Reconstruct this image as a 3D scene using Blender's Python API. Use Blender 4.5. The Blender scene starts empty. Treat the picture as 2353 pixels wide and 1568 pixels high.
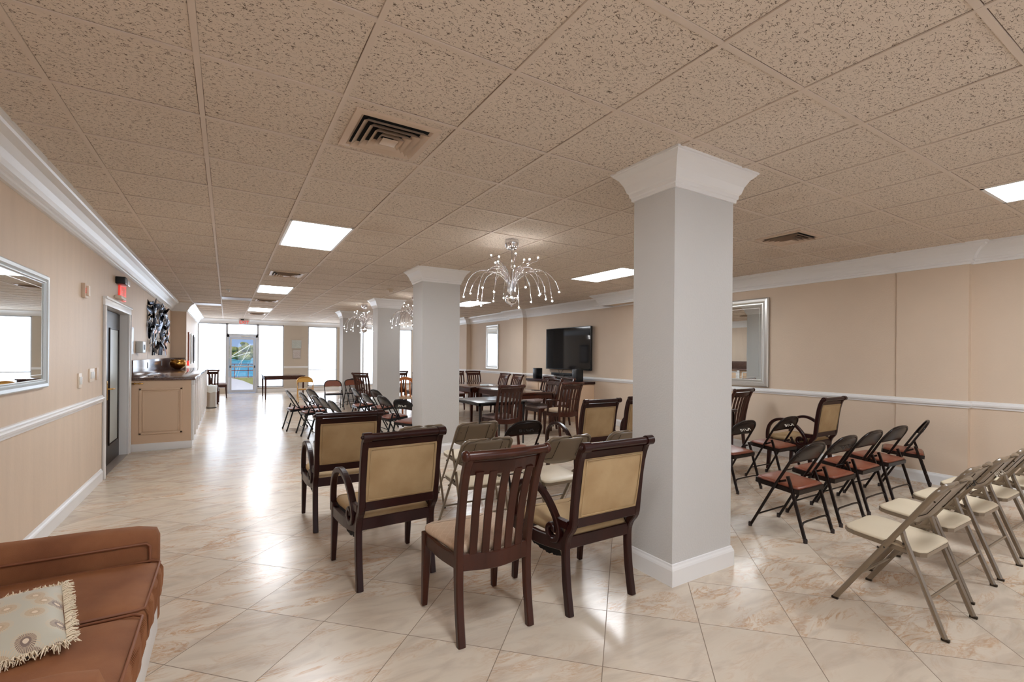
import bpy, bmesh, math, random
from mathutils import Vector, Matrix
random.seed(7)
PI = math.pi
S = bpy.context.scene
C = S.collection

# ---------------------------------------------------------------- camera
TH, ROLL, EYE, FPX = 0.5471, 0.0084, 1.437, 1075.7
CEIL = 2.711
cam = bpy.data.cameras.new('camera')
cam.sensor_width = 36.0
cam.lens = 36.0 * FPX / 2353.0
cam.shift_y = 35.0 / 2353.0
cam.clip_start = 0.05
cam.clip_end = 600
camo = bpy.data.objects.new('camera', cam)
C.objects.link(camo)
fw = Vector((math.sin(TH), math.cos(TH), 0)); rt = Vector((math.cos(TH), -math.sin(TH), 0)); up = Vector((0, 0, 1))
cr, sr = math.cos(ROLL), math.sin(ROLL)
R3 = rt * cr + up * sr
U3 = up * cr - rt * sr
M = Matrix.Identity(4)
for i in range(3):
    M[i][0] = R3[i]; M[i][1] = U3[i]; M[i][2] = -fw[i]
M[2][3] = EYE
camo.matrix_world = M
S.camera = camo

# ---------------------------------------------------------------- world, sun, exposure
w = bpy.data.worlds.new('sky'); S.world = w
w.use_nodes = True
nt = w.node_tree
tcw = nt.nodes.new('ShaderNodeTexCoord'); sxw = nt.nodes.new('ShaderNodeSeparateXYZ'); nt.links.new(tcw.outputs['Generated'], sxw.inputs[0])
rpw = nt.nodes.new('ShaderNodeValToRGB'); nt.links.new(sxw.outputs[2], rpw.inputs[0])
rpw.color_ramp.elements[0].color = (.38, .56, .88, 1); rpw.color_ramp.elements[0].position = 0.0
rpw.color_ramp.elements[1].color = (.10, .26, .72, 1); rpw.color_ramp.elements[1].position = .25
nzw = nt.nodes.new('ShaderNodeTexNoise'); nzw.inputs['Scale'].default_value = 9; nzw.inputs['Detail'].default_value = 5
mpw = nt.nodes.new('ShaderNodeMapping'); mpw.inputs['Scale'].default_value = (1, 1, 4); nt.links.new(tcw.outputs['Generated'], mpw.inputs[0]); nt.links.new(mpw.outputs[0], nzw.inputs['Vector'])
rcw = nt.nodes.new('ShaderNodeValToRGB'); rcw.color_ramp.elements[0].position = .52; rcw.color_ramp.elements[1].position = .75
nt.links.new(nzw.outputs[0], rcw.inputs[0])
mxw = nt.nodes.new('ShaderNodeMix'); mxw.data_type = 'RGBA'; mxw.inputs[7].default_value = (.8, .86, .95, 1)
nt.links.new(rcw.outputs[0], mxw.inputs[0]); nt.links.new(rpw.outputs[0], mxw.inputs[6]); nt.links.new(mxw.outputs[2], nt.nodes['Background'].inputs[0])
nt.nodes['Background'].inputs[1].default_value = 0.42
sl = bpy.data.lights.new('sun', 'SUN'); sl.energy = 2.0; sl.angle = 0.01; sl.color = (1, .95, .86)
so = bpy.data.objects.new('sun', sl); C.objects.link(so)
so.rotation_euler = (math.radians(38), 0, math.radians(-20))
S.view_settings.view_transform = 'Standard'
S.view_settings.look = 'None'
S.view_settings.gamma = 1
S.view_settings.use_curve_mapping = False
S.view_settings.exposure = 1.12
S.cycles.max_bounces = 10
S.cycles.diffuse_bounces = 8
S.cycles.glossy_bounces = 5
S.cycles.transmission_bounces = 6
S.cycles.sample_clamp_indirect = 6
S.cycles.use_denoising = True
S.cycles.caustics_reflective = False
S.cycles.caustics_refractive = False
PANEL_E, SHADE_E, REAR_FILL_E, BULB_E = 12.0, 2.2, .8, 70.0

# ---------------------------------------------------------------- colours and materials
def L(r, g, b):
    f = lambda c: (c / 255 / 12.92) if c / 255 <= .04045 else ((c / 255 + .055) / 1.055) ** 2.4
    return (f(r), f(g), f(b), 1)

def mat(name, col, rough=.5, metal=0, spec=.5, bump=0, bscale=100, emit=0, ecol=None, coat=0, trans=0, alpha=1, sheen=0, var=0, vscale=5, stretch=None, col2=None, bstretch=None):
    m = bpy.data.materials.new(name); m.use_nodes = True
    t = m.node_tree; n = t.nodes; p = n['Principled BSDF']
    p.inputs['Base Color'].default_value = col
    p.inputs['Roughness'].default_value = rough
    p.inputs['Metallic'].default_value = metal
    p.inputs['Specular IOR Level'].default_value = spec
    p.inputs['Coat Weight'].default_value = coat
    p.inputs['Coat Roughness'].default_value = .12
    p.inputs['Transmission Weight'].default_value = trans
    p.inputs['Alpha'].default_value = alpha
    if sheen:
        p.inputs['Sheen Weight'].default_value = sheen; p.inputs['Sheen Tint'].default_value = tuple(min(1, c * 2) for c in col[:3]) + (1,)
        p.inputs['Sheen Roughness'].default_value = .4
    if emit:
        p.inputs['Emission Color'].default_value = ecol or col
        p.inputs['Emission Strength'].default_value = emit
    tc = n.new('ShaderNodeTexCoord')
    if var or col2:
        ns = n.new('ShaderNodeTexNoise'); ns.inputs['Scale'].default_value = vscale; ns.inputs['Detail'].default_value = 6
        if stretch:
            mp = n.new('ShaderNodeMapping'); mp.inputs['Scale'].default_value = stretch
            t.links.new(tc.outputs['Object'], mp.inputs[0]); t.links.new(mp.outputs[0], ns.inputs['Vector'])
        else:
            t.links.new(tc.outputs['Object'], ns.inputs['Vector'])
        rp = n.new('ShaderNodeValToRGB')
        rp.color_ramp.elements[0].position = .32; rp.color_ramp.elements[1].position = .68
        rp.color_ramp.elements[0].color = col2 or tuple(c * (1 - var) for c in col[:3]) + (1,)
        rp.color_ramp.elements[1].color = col
        t.links.new(ns.outputs[0], rp.inputs[0]); t.links.new(rp.outputs[0], p.inputs['Base Color'])
    if bump:
        nb = n.new('ShaderNodeTexNoise'); nb.inputs['Scale'].default_value = bscale; nb.inputs['Detail'].default_value = 3
        if bstretch:
            mp = n.new('ShaderNodeMapping'); mp.inputs['Scale'].default_value = bstretch
            t.links.new(tc.outputs['Object'], mp.inputs[0]); t.links.new(mp.outputs[0], nb.inputs['Vector'])
        else:
            t.links.new(tc.outputs['Object'], nb.inputs['Vector'])
        b = n.new('ShaderNodeBump'); b.inputs['Strength'].default_value = bump; b.inputs['Distance'].default_value = .004
        t.links.new(nb.outputs[0], b.inputs['Height']); t.links.new(b.outputs[0], p.inputs['Normal'])
    return m

def mth(t, op, a, b=None, c=None):
    n = t.nodes.new('ShaderNodeMath'); n.operation = op
    for i, v in enumerate((a, b, c)):
        if v is None: continue
        if isinstance(v, (int, float)): n.inputs[i].default_value = v
        else: t.links.new(v, n.inputs[i])
    return n.outputs[0]

def mixc(t, f, a, b):
    n = t.nodes.new('ShaderNodeMix'); n.data_type = 'RGBA'
    for k, v in ((0, f), (6, a), (7, b)):
        if isinstance(v, (int, float, tuple)): n.inputs[k].default_value = v
        else: t.links.new(v, n.inputs[k])
    return n.outputs[2]

def ramp(t, f, stops):
    r = t.nodes.new('ShaderNodeValToRGB')
    e = r.color_ramp.elements
    while len(e) < len(stops): e.new(.5)
    for q, (p, c) in zip(e, stops):
        q.position = p; q.color = c if isinstance(c, tuple) else (c, c, c, 1)
    t.links.new(f, r.inputs[0])
    return r.outputs[0]

def noise(t, vec, scale, detail=3, dist=0, rough=.5):
    n = t.nodes.new('ShaderNodeTexNoise'); n.inputs['Scale'].default_value = scale
    n.inputs['Detail'].default_value = detail; n.inputs['Distortion'].default_value = dist; n.inputs['Roughness'].default_value = rough
    t.links.new(vec, n.inputs['Vector'])
    return n.outputs[0]

def floor_mat():
    m = bpy.data.materials.new('polished_marble_look_tile'); m.use_nodes = True
    t = m.node_tree; p = t.nodes['Principled BSDF']
    tc = t.nodes.new('ShaderNodeTexCoord').outputs['Object']
    sx = t.nodes.new('ShaderNodeSeparateXYZ'); t.links.new(tc, sx.inputs[0])
    X, Y = sx.outputs[0], sx.outputs[1]
    q = 1 / math.sqrt(2); s = .4914
    u = mth(t, 'DIVIDE', mth(t, 'SUBTRACT', mth(t, 'MULTIPLY', mth(t, 'ADD', X, Y), q), .2474), s)
    v = mth(t, 'DIVIDE', mth(t, 'SUBTRACT', mth(t, 'MULTIPLY', mth(t, 'SUBTRACT', Y, X), q), .0924), s)
    fu, fv = mth(t, 'FLOOR', u), mth(t, 'FLOOR', v)
    cu, cv = mth(t, 'SUBTRACT', u, fu), mth(t, 'SUBTRACT', v, fv)
    du = mth(t, 'MINIMUM', cu, mth(t, 'SUBTRACT', 1, cu))
    dv = mth(t, 'MINIMUM', cv, mth(t, 'SUBTRACT', 1, cv))
    d = mth(t, 'MINIMUM', du, dv)
    grout = mth(t, 'LESS_THAN', d, .0042)
    cx = t.nodes.new('ShaderNodeCombineXYZ'); t.links.new(fu, cx.inputs[0]); t.links.new(fv, cx.inputs[1])
    wn = t.nodes.new('ShaderNodeTexWhiteNoise'); wn.noise_dimensions = '3D'; t.links.new(cx.outputs[0], wn.inputs['Vector'])
    # every tile reads another piece of the pattern
    vm = t.nodes.new('ShaderNodeVectorMath'); vm.operation = 'MULTIPLY_ADD'
    t.links.new(wn.outputs['Color'], vm.inputs[0]); vm.inputs[1].default_value = (40, 40, 40); t.links.new(tc, vm.inputs[2])
    P = vm.outputs[0]
    mp = t.nodes.new('ShaderNodeMapping'); mp.inputs['Scale'].default_value = (.75, 2.0, 1); mp.inputs['Rotation'].default_value = (0, 0, .25)
    t.links.new(P, mp.inputs[0])
    big = noise(t, mp.outputs[0], 1.7, 4, 1.6, .55)
    swirl = noise(t, mp.outputs[0], 3.2, 7, 2.6, .62)
    fine = noise(t, mp.outputs[0], 16, 6, 1.5, .65)
    base = mixc(t, big, L(205, 191, 172), L(222, 211, 196))
    band = ramp(t, swirl, [(.45, 0.0), (.53, 1.0), (.58, .2), (.65, .85), (.74, 0.0)])
    msk = ramp(t, big, [(.43, 0.0), (.56, 1.0)])
    fm = ramp(t, fine, [(.32, .35), (.62, 1.0)])
    k = mth(t, 'MULTIPLY', mth(t, 'MULTIPLY', mth(t, 'MULTIPLY', band, msk), fm), ramp(t, wn.outputs['Value'], [(.15, .25), (.75, 1.0)]))
    col = mixc(t, mth(t, 'MULTIPLY', k, 1.0), base, L(186, 142, 98))
    gk = mth(t, 'MULTIPLY', ramp(t, noise(t, mp.outputs[0], 2.3, 5, 2.0), [(.46, 0.0), (.66, 1.0)]), .42)
    col = mixc(t, gk, col, L(170, 154, 140))
    lt = mth(t, 'ADD', mth(t, 'MULTIPLY', wn.outputs['Value'], .10), .93)
    mu = t.nodes.new('ShaderNodeVectorMath'); mu.operation = 'SCALE'; t.links.new(col, mu.inputs[0]); t.links.new(lt, mu.inputs['Scale'])
    col = mixc(t, grout, mu.outputs[0], L(128, 112, 96))
    t.links.new(col, p.inputs['Base Color'])
    rg = mth(t, 'ADD', mth(t, 'MULTIPLY', grout, .5), mth(t, 'ADD', mth(t, 'MULTIPLY', fine, .08), .19))
    t.links.new(rg, p.inputs['Roughness'])
    p.inputs['Specular IOR Level'].default_value = .55
    b = t.nodes.new('ShaderNodeBump'); b.inputs['Strength'].default_value = .35; b.inputs['Distance'].default_value = .002
    wob = noise(t, tc, 7, 2)
    t.links.new(mth(t, 'ADD', mth(t, 'MULTIPLY', grout, -1.0), mth(t, 'MULTIPLY', wob, .35)), b.inputs['Height'])
    t.links.new(b.outputs[0], p.inputs['Normal'])
    return m

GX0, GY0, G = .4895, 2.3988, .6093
def ceiling_mat():
    m = bpy.data.materials.new('fissured_acoustic_tile'); m.use_nodes = True
    t = m.node_tree; p = t.nodes['Principled BSDF']
    tc = t.nodes.new('ShaderNodeTexCoord').outputs['Object']
    mp = t.nodes.new('ShaderNodeMapping'); mp.inputs['Scale'].default_value = (1, 2.2, 1); t.links.new(tc, mp.inputs[0])
    a = noise(t, mp.outputs[0], 34, 2.5, .5)
    line = ramp(t, mth(t, 'ABSOLUTE', mth(t, 'SUBTRACT', a, .5)), [(.013, 1.0), (.028, 0.0)])
    mk = ramp(t, noise(t, tc, 52, 2), [(.48, 0.0), (.53, 1.0)])
    vor = t.nodes.new('ShaderNodeTexVoronoi'); vor.inputs['Scale'].default_value = 95; t.links.new(tc, vor.inputs['Vector'])
    hole = ramp(t, vor.outputs['Distance'], [(.12, 1.0), (.19, 0.0)])
    k = mth(t, 'MAXIMUM', mth(t, 'MULTIPLY', line, mk), mth(t, 'MULTIPLY', hole, .8))
    bl = noise(t, tc, 1.3, 3)
    base = mixc(t, bl, L(213, 200, 185), L(221, 209, 196))
    st = ramp(t, noise(t, tc, .9, 4), [(.60, 0.0), (.72, .22)])
    base = mixc(t, st, base, L(186, 162, 140))
    # shadow lines painted into the tile colour along the grid, broken by noise
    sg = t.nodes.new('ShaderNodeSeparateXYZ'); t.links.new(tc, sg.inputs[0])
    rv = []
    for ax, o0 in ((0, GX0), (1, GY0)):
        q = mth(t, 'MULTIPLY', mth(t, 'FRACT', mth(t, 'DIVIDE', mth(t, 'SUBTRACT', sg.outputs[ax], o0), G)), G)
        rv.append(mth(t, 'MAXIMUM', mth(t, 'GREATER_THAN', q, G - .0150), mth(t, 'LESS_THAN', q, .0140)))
    edge_shade = mth(t, 'MULTIPLY', mth(t, 'MAXIMUM', rv[0], rv[1]), ramp(t, noise(t, tc, 1.1, 2), [(.40, .25), (.60, 1.0)]))
    col = mixc(t, mth(t, 'MAXIMUM', mth(t, 'MULTIPLY', k, .9), edge_shade), base, L(84, 66, 52))
    t.links.new(col, p.inputs['Base Color'])
    p.inputs['Roughness'].default_value = .9; p.inputs['Specular IOR Level'].default_value = .15
    b = t.nodes.new('ShaderNodeBump'); b.inputs['Strength'].default_value = .4; b.inputs['Distance'].default_value = .002; b.invert = True
    t.links.new(k, b.inputs['Height']); t.links.new(b.outputs[0], p.inputs['Normal'])
    return m

m_floor = floor_mat()
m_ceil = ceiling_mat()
m_grid = mat('painted_ceiling_grid', L(212, 198, 184), .55)
m_wall = mat('beige_textured_paint', L(215, 197, 177), .62, bump=.35, bscale=70, var=.05, vscale=1.5, spec=.35)
m_wallL = mat('beige_sheen_wallcovering', L(216, 196, 175), .50, bump=.35, bscale=55, var=.06, vscale=4, stretch=(1, 2.5, .35), spec=.45, bstretch=(1, 1, .5))
m_wallF = mat('greige_far_wall_paint', L(196, 186, 172), .6, bump=.2, bscale=70)
m_col = mat('white_textured_column_paint', L(200, 200, 199), .55, bump=.5, bscale=85, spec=.4)
m_trim = mat('white_gloss_trim', L(230, 231, 232), .28, spec=.5)
m_cabp = mat('beige_cabinet_paint', L(214, 186, 158), .4)
m_esp = mat('espresso_lacquered_wood', L(46, 16, 13), .30, spec=.35, var=.35, vscale=14, stretch=(1, 1, .15))
m_mah = mat('reddish_mahogany_wood', L(66, 30, 18), .30, spec=.32, coat=.08, var=.4, vscale=16, stretch=(1, 1, .15))
m_velv = mat('gold_beige_velvet', L(182, 158, 120), .75, sheen=.35, bump=.15, bscale=300, col2=L(160, 132, 94), vscale=4.5)
m_silk = mat('pale_beige_seat_cloth', L(206, 182, 156), .6, sheen=.2, var=.06, vscale=30, bump=.2, bscale=400)
m_silkd = mat('mauve_grey_seat_cloth', L(150, 132, 128), .6, sheen=.2)
m_bmet = mat('glossy_dark_brown_metal', L(26, 14, 11), .26, spec=.28)
m_bvin = mat('rust_brown_vinyl', L(134, 74, 52), .33, bump=.12, bscale=260, var=.12, vscale=12)
m_tmet = mat('taupe_enamelled_metal', L(118, 102, 82), .3, spec=.6, coat=.25)
m_cvin = mat('cream_vinyl', L(214, 202, 178), .42, bump=.06, bscale=200, var=.03)
m_kmet = mat('black_enamelled_metal', L(20, 21, 26), .22, spec=.5)
m_yel = mat('mustard_enamelled_metal', L(196, 148, 72), .3, coat=.3)
m_rub = mat('dark_rubber', L(40, 26, 22), .6)
m_hole = mat('rivet_steel', L(60, 52, 44), .35, metal=.8)
m_wht = mat('white_stencil_paint', L(220, 218, 208), .5)
m_blk = mat('black_stencil_paint', L(12, 10, 9), .5)
m_sofa = mat('tobacco_brown_velvet', L(150, 98, 62), .75, sheen=.18, bump=.35, bscale=350, col2=L(122, 74, 44), vscale=5, bstretch=(1, 4, 1))
m_sofap = mat('brown_piping', L(126, 78, 52), .6, sheen=.3)
m_chr = mat('chrome', L(225, 225, 228), .08, metal=1)
m_sil = mat('brushed_silver_frame', L(205, 203, 198), .28, metal=.75)
m_silp = mat('pale_silver_painted_frame', L(206, 214, 218), .3, metal=.25)
m_mir = mat('mirror_glass', (.86, .9, .9, 1), .012, metal=1)
m_tv = mat('black_tv_glass', L(5, 6, 9), .05, spec=.35)
m_blkp = mat('black_plastic', L(16, 18, 22), .35)
m_gran = mat('brown_speckled_granite', L(118, 92, 82), .12, spec=.6, col2=L(66, 46, 40), vscale=90)
m_bulb = mat('lit_halogen_bulb', (1, .95, .88, 1), .3, emit=BULB_E, ecol=(1, .97, .95, 1))
m_pan = mat('lit_prismatic_diffuser', (1, 1, .98, 1), .5, emit=PANEL_E, ecol=(.93, .96, 1.0, 1))
m_shade = mat('sunlit_roller_shade', (.9, .92, .95, 1), .9, emit=SHADE_E, ecol=(.80, .92, 1.08, 1))
m_rear_fill = mat('rear_fill_glow', (.9, .92, .95, 1), .9, emit=REAR_FILL_E, ecol=(.84, .94, 1.06, 1))  # glow for the added fill surfaces behind the camera
m_alu = mat('satin_aluminium', L(200, 204, 210), .35, metal=.5)
m_vent = mat('painted_metal_diffuser', L(206, 186, 166), .4)
m_slot = mat('unlit_ceiling_lens', L(150, 132, 118), .4)
m_dark = mat('dark_duct', L(10, 8, 7), .9)
m_ivory = mat('ivory_plastic', L(226, 214, 198), .35)
m_brass = mat('polished_brass', L(200, 160, 90), .2, metal=1)
m_gold = mat('hammered_gold', L(190, 140, 70), .22, metal=1, bump=.5, bscale=40)
m_dwood = mat('near_black_door_wood', L(36, 24, 20), .35, spec=.3)
m_frost = mat('frosted_door_glass', L(186, 194, 192), .35, spec=.6)
m_red = mat('red_acrylic', L(214, 60, 56), .3, emit=.35, ecol=L(230, 70, 60))
m_grass = mat('lawn_grass', L(150, 150, 70), .9, var=.3, vscale=8)
m_conc = mat('pale_concrete', L(205, 202, 198), .8, var=.1, vscale=3)
m_water = mat('turquoise_water', L(40, 168, 190), .25, bump=.4, bscale=2, var=.1, vscale=.5)
m_leaf = mat('mangrove_foliage', L(150, 150, 84), .8, col2=L(72, 84, 42), vscale=1.2)
m_rail = mat('rust_painted_railing', L(120, 60, 56), .5)
m_orange = mat('honey_coloured_wood', L(190, 112, 56), .35, coat=.3)
m_navy = mat('black_table_top', L(34, 36, 40), .3, coat=.3)
m_threshold = mat('grey_stone_threshold', L(150, 140, 132), .3)
m_pink = mat('grey_pink_canvas', L(180, 168, 166), .7, col2=L(206, 204, 202), vscale=30)
m_aqua = mat('grey_green_canvas', L(176, 188, 184), .7, col2=L(202, 206, 202), vscale=30)
m_steel = mat('brushed_steel', L(190, 190, 188), .3, metal=.9)
m_bag = mat('clear_liner_plastic', L(226, 236, 238), .25)

def seat_cloth():
    m = bpy.data.materials.new('beige_diamond_weave'); m.use_nodes = True
    t = m.node_tree; p = t.nodes['Principled BSDF']
    tc = t.nodes.new('ShaderNodeTexCoord').outputs['Object']
    s = t.nodes.new('ShaderNodeSeparateXYZ'); t.links.new(tc, s.inputs[0])
    a = mth(t, 'FRACT', mth(t, 'MULTIPLY', mth(t, 'ADD', s.outputs[0], s.outputs[1]), 17))
    b = mth(t, 'FRACT', mth(t, 'MULTIPLY', mth(t, 'SUBTRACT', s.outputs[0], s.outputs[1]), 17))
    k = mth(t, 'MAXIMUM', mth(t, 'LESS_THAN', a, .06), mth(t, 'LESS_THAN', b, .06))
    t.links.new(mixc(t, mth(t, 'MULTIPLY', k, .55), L(200, 174, 148), L(224, 204, 182)), p.inputs['Base Color'])
    p.inputs['Roughness'].default_value = .55; p.inputs['Sheen Weight'].default_value = .2
    return m
m_diam = seat_cloth()

def pillow_mat():
    m = bpy.data.materials.new('grey_blue_dandelion_print'); m.use_nodes = True
    t = m.node_tree; p = t.nodes['Principled BSDF']
    tc = t.nodes.new('ShaderNodeTexCoord').outputs['Object']
    v = t.nodes.new('ShaderNodeTexVoronoi'); v.inputs['Scale'].default_value = 12.5; v.voronoi_dimensions = '2D'; v.inputs['Randomness'].default_value = .7
    t.links.new(tc, v.inputs['Vector'])
    vm = t.nodes.new('ShaderNodeVectorMath'); vm.operation = 'SUBTRACT'
    mp = t.nodes.new('ShaderNodeVectorMath'); mp.operation = 'SCALE'; t.links.new(tc, mp.inputs[0]); mp.inputs['Scale'].default_value = 1.0
    t.links.new(mp.outputs[0], vm.inputs[0]); t.links.new(v.outputs['Position'], vm.inputs[1])
    s = t.nodes.new('ShaderNodeSeparateXYZ'); t.links.new(vm.outputs[0], s.inputs[0])
    ang = mth(t, 'ARCTAN2', s.outputs[1], s.outputs[0])
    ray = mth(t, 'GREATER_THAN', mth(t, 'SINE', mth(t, 'MULTIPLY', ang, 34)), .1)
    D = v.outputs['Distance']
    core = mth(t, 'LESS_THAN', D, .09)
    ring = mth(t, 'MULTIPLY', mth(t, 'LESS_THAN', D, .30), mth(t, 'GREATER_THAN', D, .09))
    rays = mth(t, 'MULTIPLY', ray, mth(t, 'MULTIPLY', mth(t, 'LESS_THAN', D, .42), mth(t, 'GREATER_THAN', D, .16)))
    sc = t.nodes.new('ShaderNodeSeparateColor'); t.links.new(v.outputs['Color'], sc.inputs[0])
    fl = mixc(t, mth(t, 'GREATER_THAN', sc.outputs[0], .5), L(112, 88, 80), L(176, 150, 118))
    col = mixc(t, mth(t, 'MULTIPLY', ring, .9), L(184, 180, 164), fl)
    col = mixc(t, mth(t, 'MULTIPLY', rays, .85), col, L(198, 180, 152))
    col = mixc(t, core, col, L(214, 196, 172))
    t.links.new(col, p.inputs['Base Color']); p.inputs['Roughness'].default_value = .55; p.inputs['Sheen Weight'].default_value = .3
    return m
m_pillow = pillow_mat()
m_fringe = mat('cream_fringe', L(228, 214, 190), .9)

# ---------------------------------------------------------------- mesh helpers
class MB:
    def __init__(s): s.v = []; s.f = []; s.sm = []
    def add(s, vs, fs, smooth=False):
        o = len(s.v); s.v += [tuple(x) for x in vs]
        for f in fs: s.f.append([o + i for i in f]); s.sm.append(smooth)
        return s
    def box(s, x0, x1, y0, y1, z0, z1, M=None, ch=0):
        if ch:
            return s.cbox(x0, x1, y0, y1, z0, z1, ch, M)
        vs = [Vector((x, y, z)) for x in (x0, x1) for y in (y0, y1) for z in (z0, z1)]
        if M: vs = [M @ q for q in vs]
        return s.add(vs, [(0, 1, 3, 2), (4, 6, 7, 5), (0, 4, 5, 1), (2, 3, 7, 6), (0, 2, 6, 4), (1, 5, 7, 3)])
    def cbox(s, x0, x1, y0, y1, z0, z1, ch, M=None):
        bm = bmesh.new()
        mt = Matrix.Translation(((x0 + x1) / 2, (y0 + y1) / 2, (z0 + z1) / 2)) @ Matrix.Diagonal((x1 - x0, y1 - y0, z1 - z0, 1))
        bmesh.ops.create_cube(bm, size=1, matrix=mt)
        bmesh.ops.bevel(bm, geom=bm.edges[:], offset=ch, segments=2, profile=.6, affect='EDGES', clamp_overlap=True)
        vs = [q.co.copy() for q in bm.verts]
        if M: vs = [M @ q for q in vs]
        s.add(vs, [[q.index for q in f.verts] for f in bm.faces], True)
        bm.free(); return s
    def sweep(s, pts, prof, closed_prof=True, caps=True, upv=None, scale=None, smooth=True, side=None):
        """prof: 2-D points (a along side, b along normal)"""
        n = len(pts); P = [Vector(p) for p in pts]; k = len(prof); rings = []
        up0 = Vector(upv or (0, 0, 1))
        N = None
        for i in range(n):
            T = (P[min(i + 1, n - 1)] - P[max(i - 1, 0)]).normalized()
            if side is not None:
                A = Vector(side); A = (A - T * A.dot(T)).normalized(); B = T.cross(A).normalized()
            else:
                if N is None:
                    a = up0 if abs(T.dot(up0)) < .95 else Vector((0, 1, 0)) if abs(T.y) < .9 else Vector((1, 0, 0))
                    N = (a - T * a.dot(T)).normalized()
                else:
                    N = (N - T * N.dot(T)).normalized()
                A = T.cross(N).normalized(); B = N
            sc = scale[i] if scale else 1
            if not isinstance(sc, tuple): sc = (sc, sc)
            rings.append([P[i] + A * (a * sc[0]) + B * (b * sc[1]) for a, b in prof])
        vs = [q for r in rings for q in r]; fs = []
        for i in range(n - 1):
            for j in range(k if closed_prof else k - 1):
                j2 = (j + 1) % k
                fs.append((i * k + j, i * k + j2, (i + 1) * k + j2, (i + 1) * k + j))
        s.add(vs, fs, smooth)
        if caps and closed_prof:
            s.add(rings[0], [tuple(range(k))[::-1]]); s.add(rings[-1], [tuple(range(k))])
        return s
    def tube(s, pts, r, seg=10, scale=None):
        return s.sweep(pts, [(r * math.cos(a * 2 * PI / seg), r * math.sin(a * 2 * PI / seg)) for a in range(seg)], scale=scale)
    def bar(s, pts, w, h, side=(1, 0, 0), scale=None, ch=.15):
        a, b = w / 2, h / 2; c = min(a, b) * ch * 2
        pr = [(-a + c, -b), (a - c, -b), (a, -b + c), (a, b - c), (a - c, b), (-a + c, b), (-a, b - c), (-a, -b + c)]
        return s.sweep(pts, pr, side=side, scale=scale, smooth=False)
    def lathe(s, prof, seg=24, M=None, smooth=True):
        vs = []; fs = []; k = len(prof)
        for i in range(seg):
            a = i * 2 * PI / seg
            for r, z in prof:
                q = Vector((r * math.cos(a), r * math.sin(a), z))
                vs.append(M @ q if M else q)
        for i in range(seg):
            i2 = (i + 1) % seg
            for j in range(k - 1):
                fs.append((i * k + j, i2 * k + j, i2 * k + j + 1, i * k + j + 1))
        return s.add(vs, fs, smooth)
    def ball(s, c, r, seg=10, rings=6, sc=(1, 1, 1)):
        pr = [(max(1e-5, r * math.sin(PI * i / rings)), -r * math.cos(PI * i / rings)) for i in range(rings + 1)]
        return s.lathe(pr, seg, Matrix.Translation(c) @ Matrix.Diagonal((sc[0], sc[1], sc[2], 1)))
    def prism(s, poly, z0, z1, M=None, smooth=False):
        n = len(poly)
        vs = [Vector((x, y, z0)) for x, y in poly] + [Vector((x, y, z1)) for x, y in poly]
        if M: vs = [M @ q for q in vs]
        s.add(vs, [tuple(range(n))[::-1], tuple(range(n, 2 * n))])
        o = len(s.v) - 2 * n
        for i in range(n):
            j = (i + 1) % n; s.f.append([o + i, o + j, o + n + j, o + n + i]); s.sm.append(smooth)
        return s
    def moulding(s, path, prof, closed=False, z=0):
        """path in plan, room on the LEFT of travel; prof (into room, height)"""
        n = len(path); P = [Vector(p) for p in path]; rings = []
        for i in range(n):
            pv = P[i - 1] if (i > 0 or closed) else None
            nx = P[(i + 1) % n] if (i < n - 1 or closed) else None
            d1 = (P[i] - pv).normalized() if pv is not None else None
            d2 = (nx - P[i]).normalized() if nx is not None else None
            if d1 is None: d1 = d2
            if d2 is None: d2 = d1
            n1 = Vector((-d1.y, d1.x)); n2 = Vector((-d2.y, d2.x))
            b = (n1 + n2); b = b / max(.2, b.dot(n1))
            rings.append([Vector((P[i].x + b.x * a, P[i].y + b.y * a, z + h)) for a, h in prof])
        k = len(prof); fs = []
        for i in range(n if closed else n - 1):
            i2 = (i + 1) % n
            for j in range(k - 1): fs.append((i * k + j, i2 * k + j, i2 * k + j + 1, i * k + j + 1))
        s.add([q for r in rings for q in r], fs)
        if not closed:
            s.add(rings[0], [tuple(range(k))]); s.add(rings[-1], [tuple(range(k))[::-1]])
        return s
    def build(s, name, m, parent=None, kind=None, recalc=True, ms=None):
        me = bpy.data.meshes.new(name)
        me.from_pydata(s.v, [], s.f)
        me.polygons.foreach_set('use_smooth', s.sm)
        me.update()
        if recalc:
            bm = bmesh.new(); bm.from_mesh(me); bmesh.ops.recalc_face_normals(bm, faces=bm.faces[:]); bm.to_mesh(me); bm.free()
        me.materials.append(m)
        o = bpy.data.objects.new(name, me); C.objects.link(o)
        if parent: o.parent = parent
        if kind: o['kind'] = kind
        return o

def thing(name, label, cat, loc=(0, 0, 0), rz=0, group=None):
    o = bpy.data.objects.new(name, None); C.objects.link(o)
    o.empty_display_size = .1
    o.location = loc; o.rotation_euler = (0, 0, rz)
    o['label'] = label; o['category'] = cat
    if group: o['group'] = group
    return o
def tag(o, label, cat, group=None):
    o['label'] = label; o['category'] = cat
    if group: o['group'] = group
    return o
def struct(mb, name, m): return mb.build(name, m, kind='structure')
def dup(root, loc, rz, label, group=None):
    r = root.copy(); C.objects.link(r); r.location = loc; r.rotation_euler = (0, 0, rz); r['label'] = label
    if group: r['group'] = group
    for ch in list(root.children):
        c = ch.copy(); C.objects.link(c); c.parent = r
        for g in ch.children:
            d = g.copy(); C.objects.link(d); d.parent = c
    return r
def arc(cx, cy, r, a0, a1, n):
    return [(cx + r * math.cos(math.radians(a0 + (a1 - a0) * i / n)), cy + r * math.sin(math.radians(a0 + (a1 - a0) * i / n))) for i in range(n + 1)]
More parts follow.
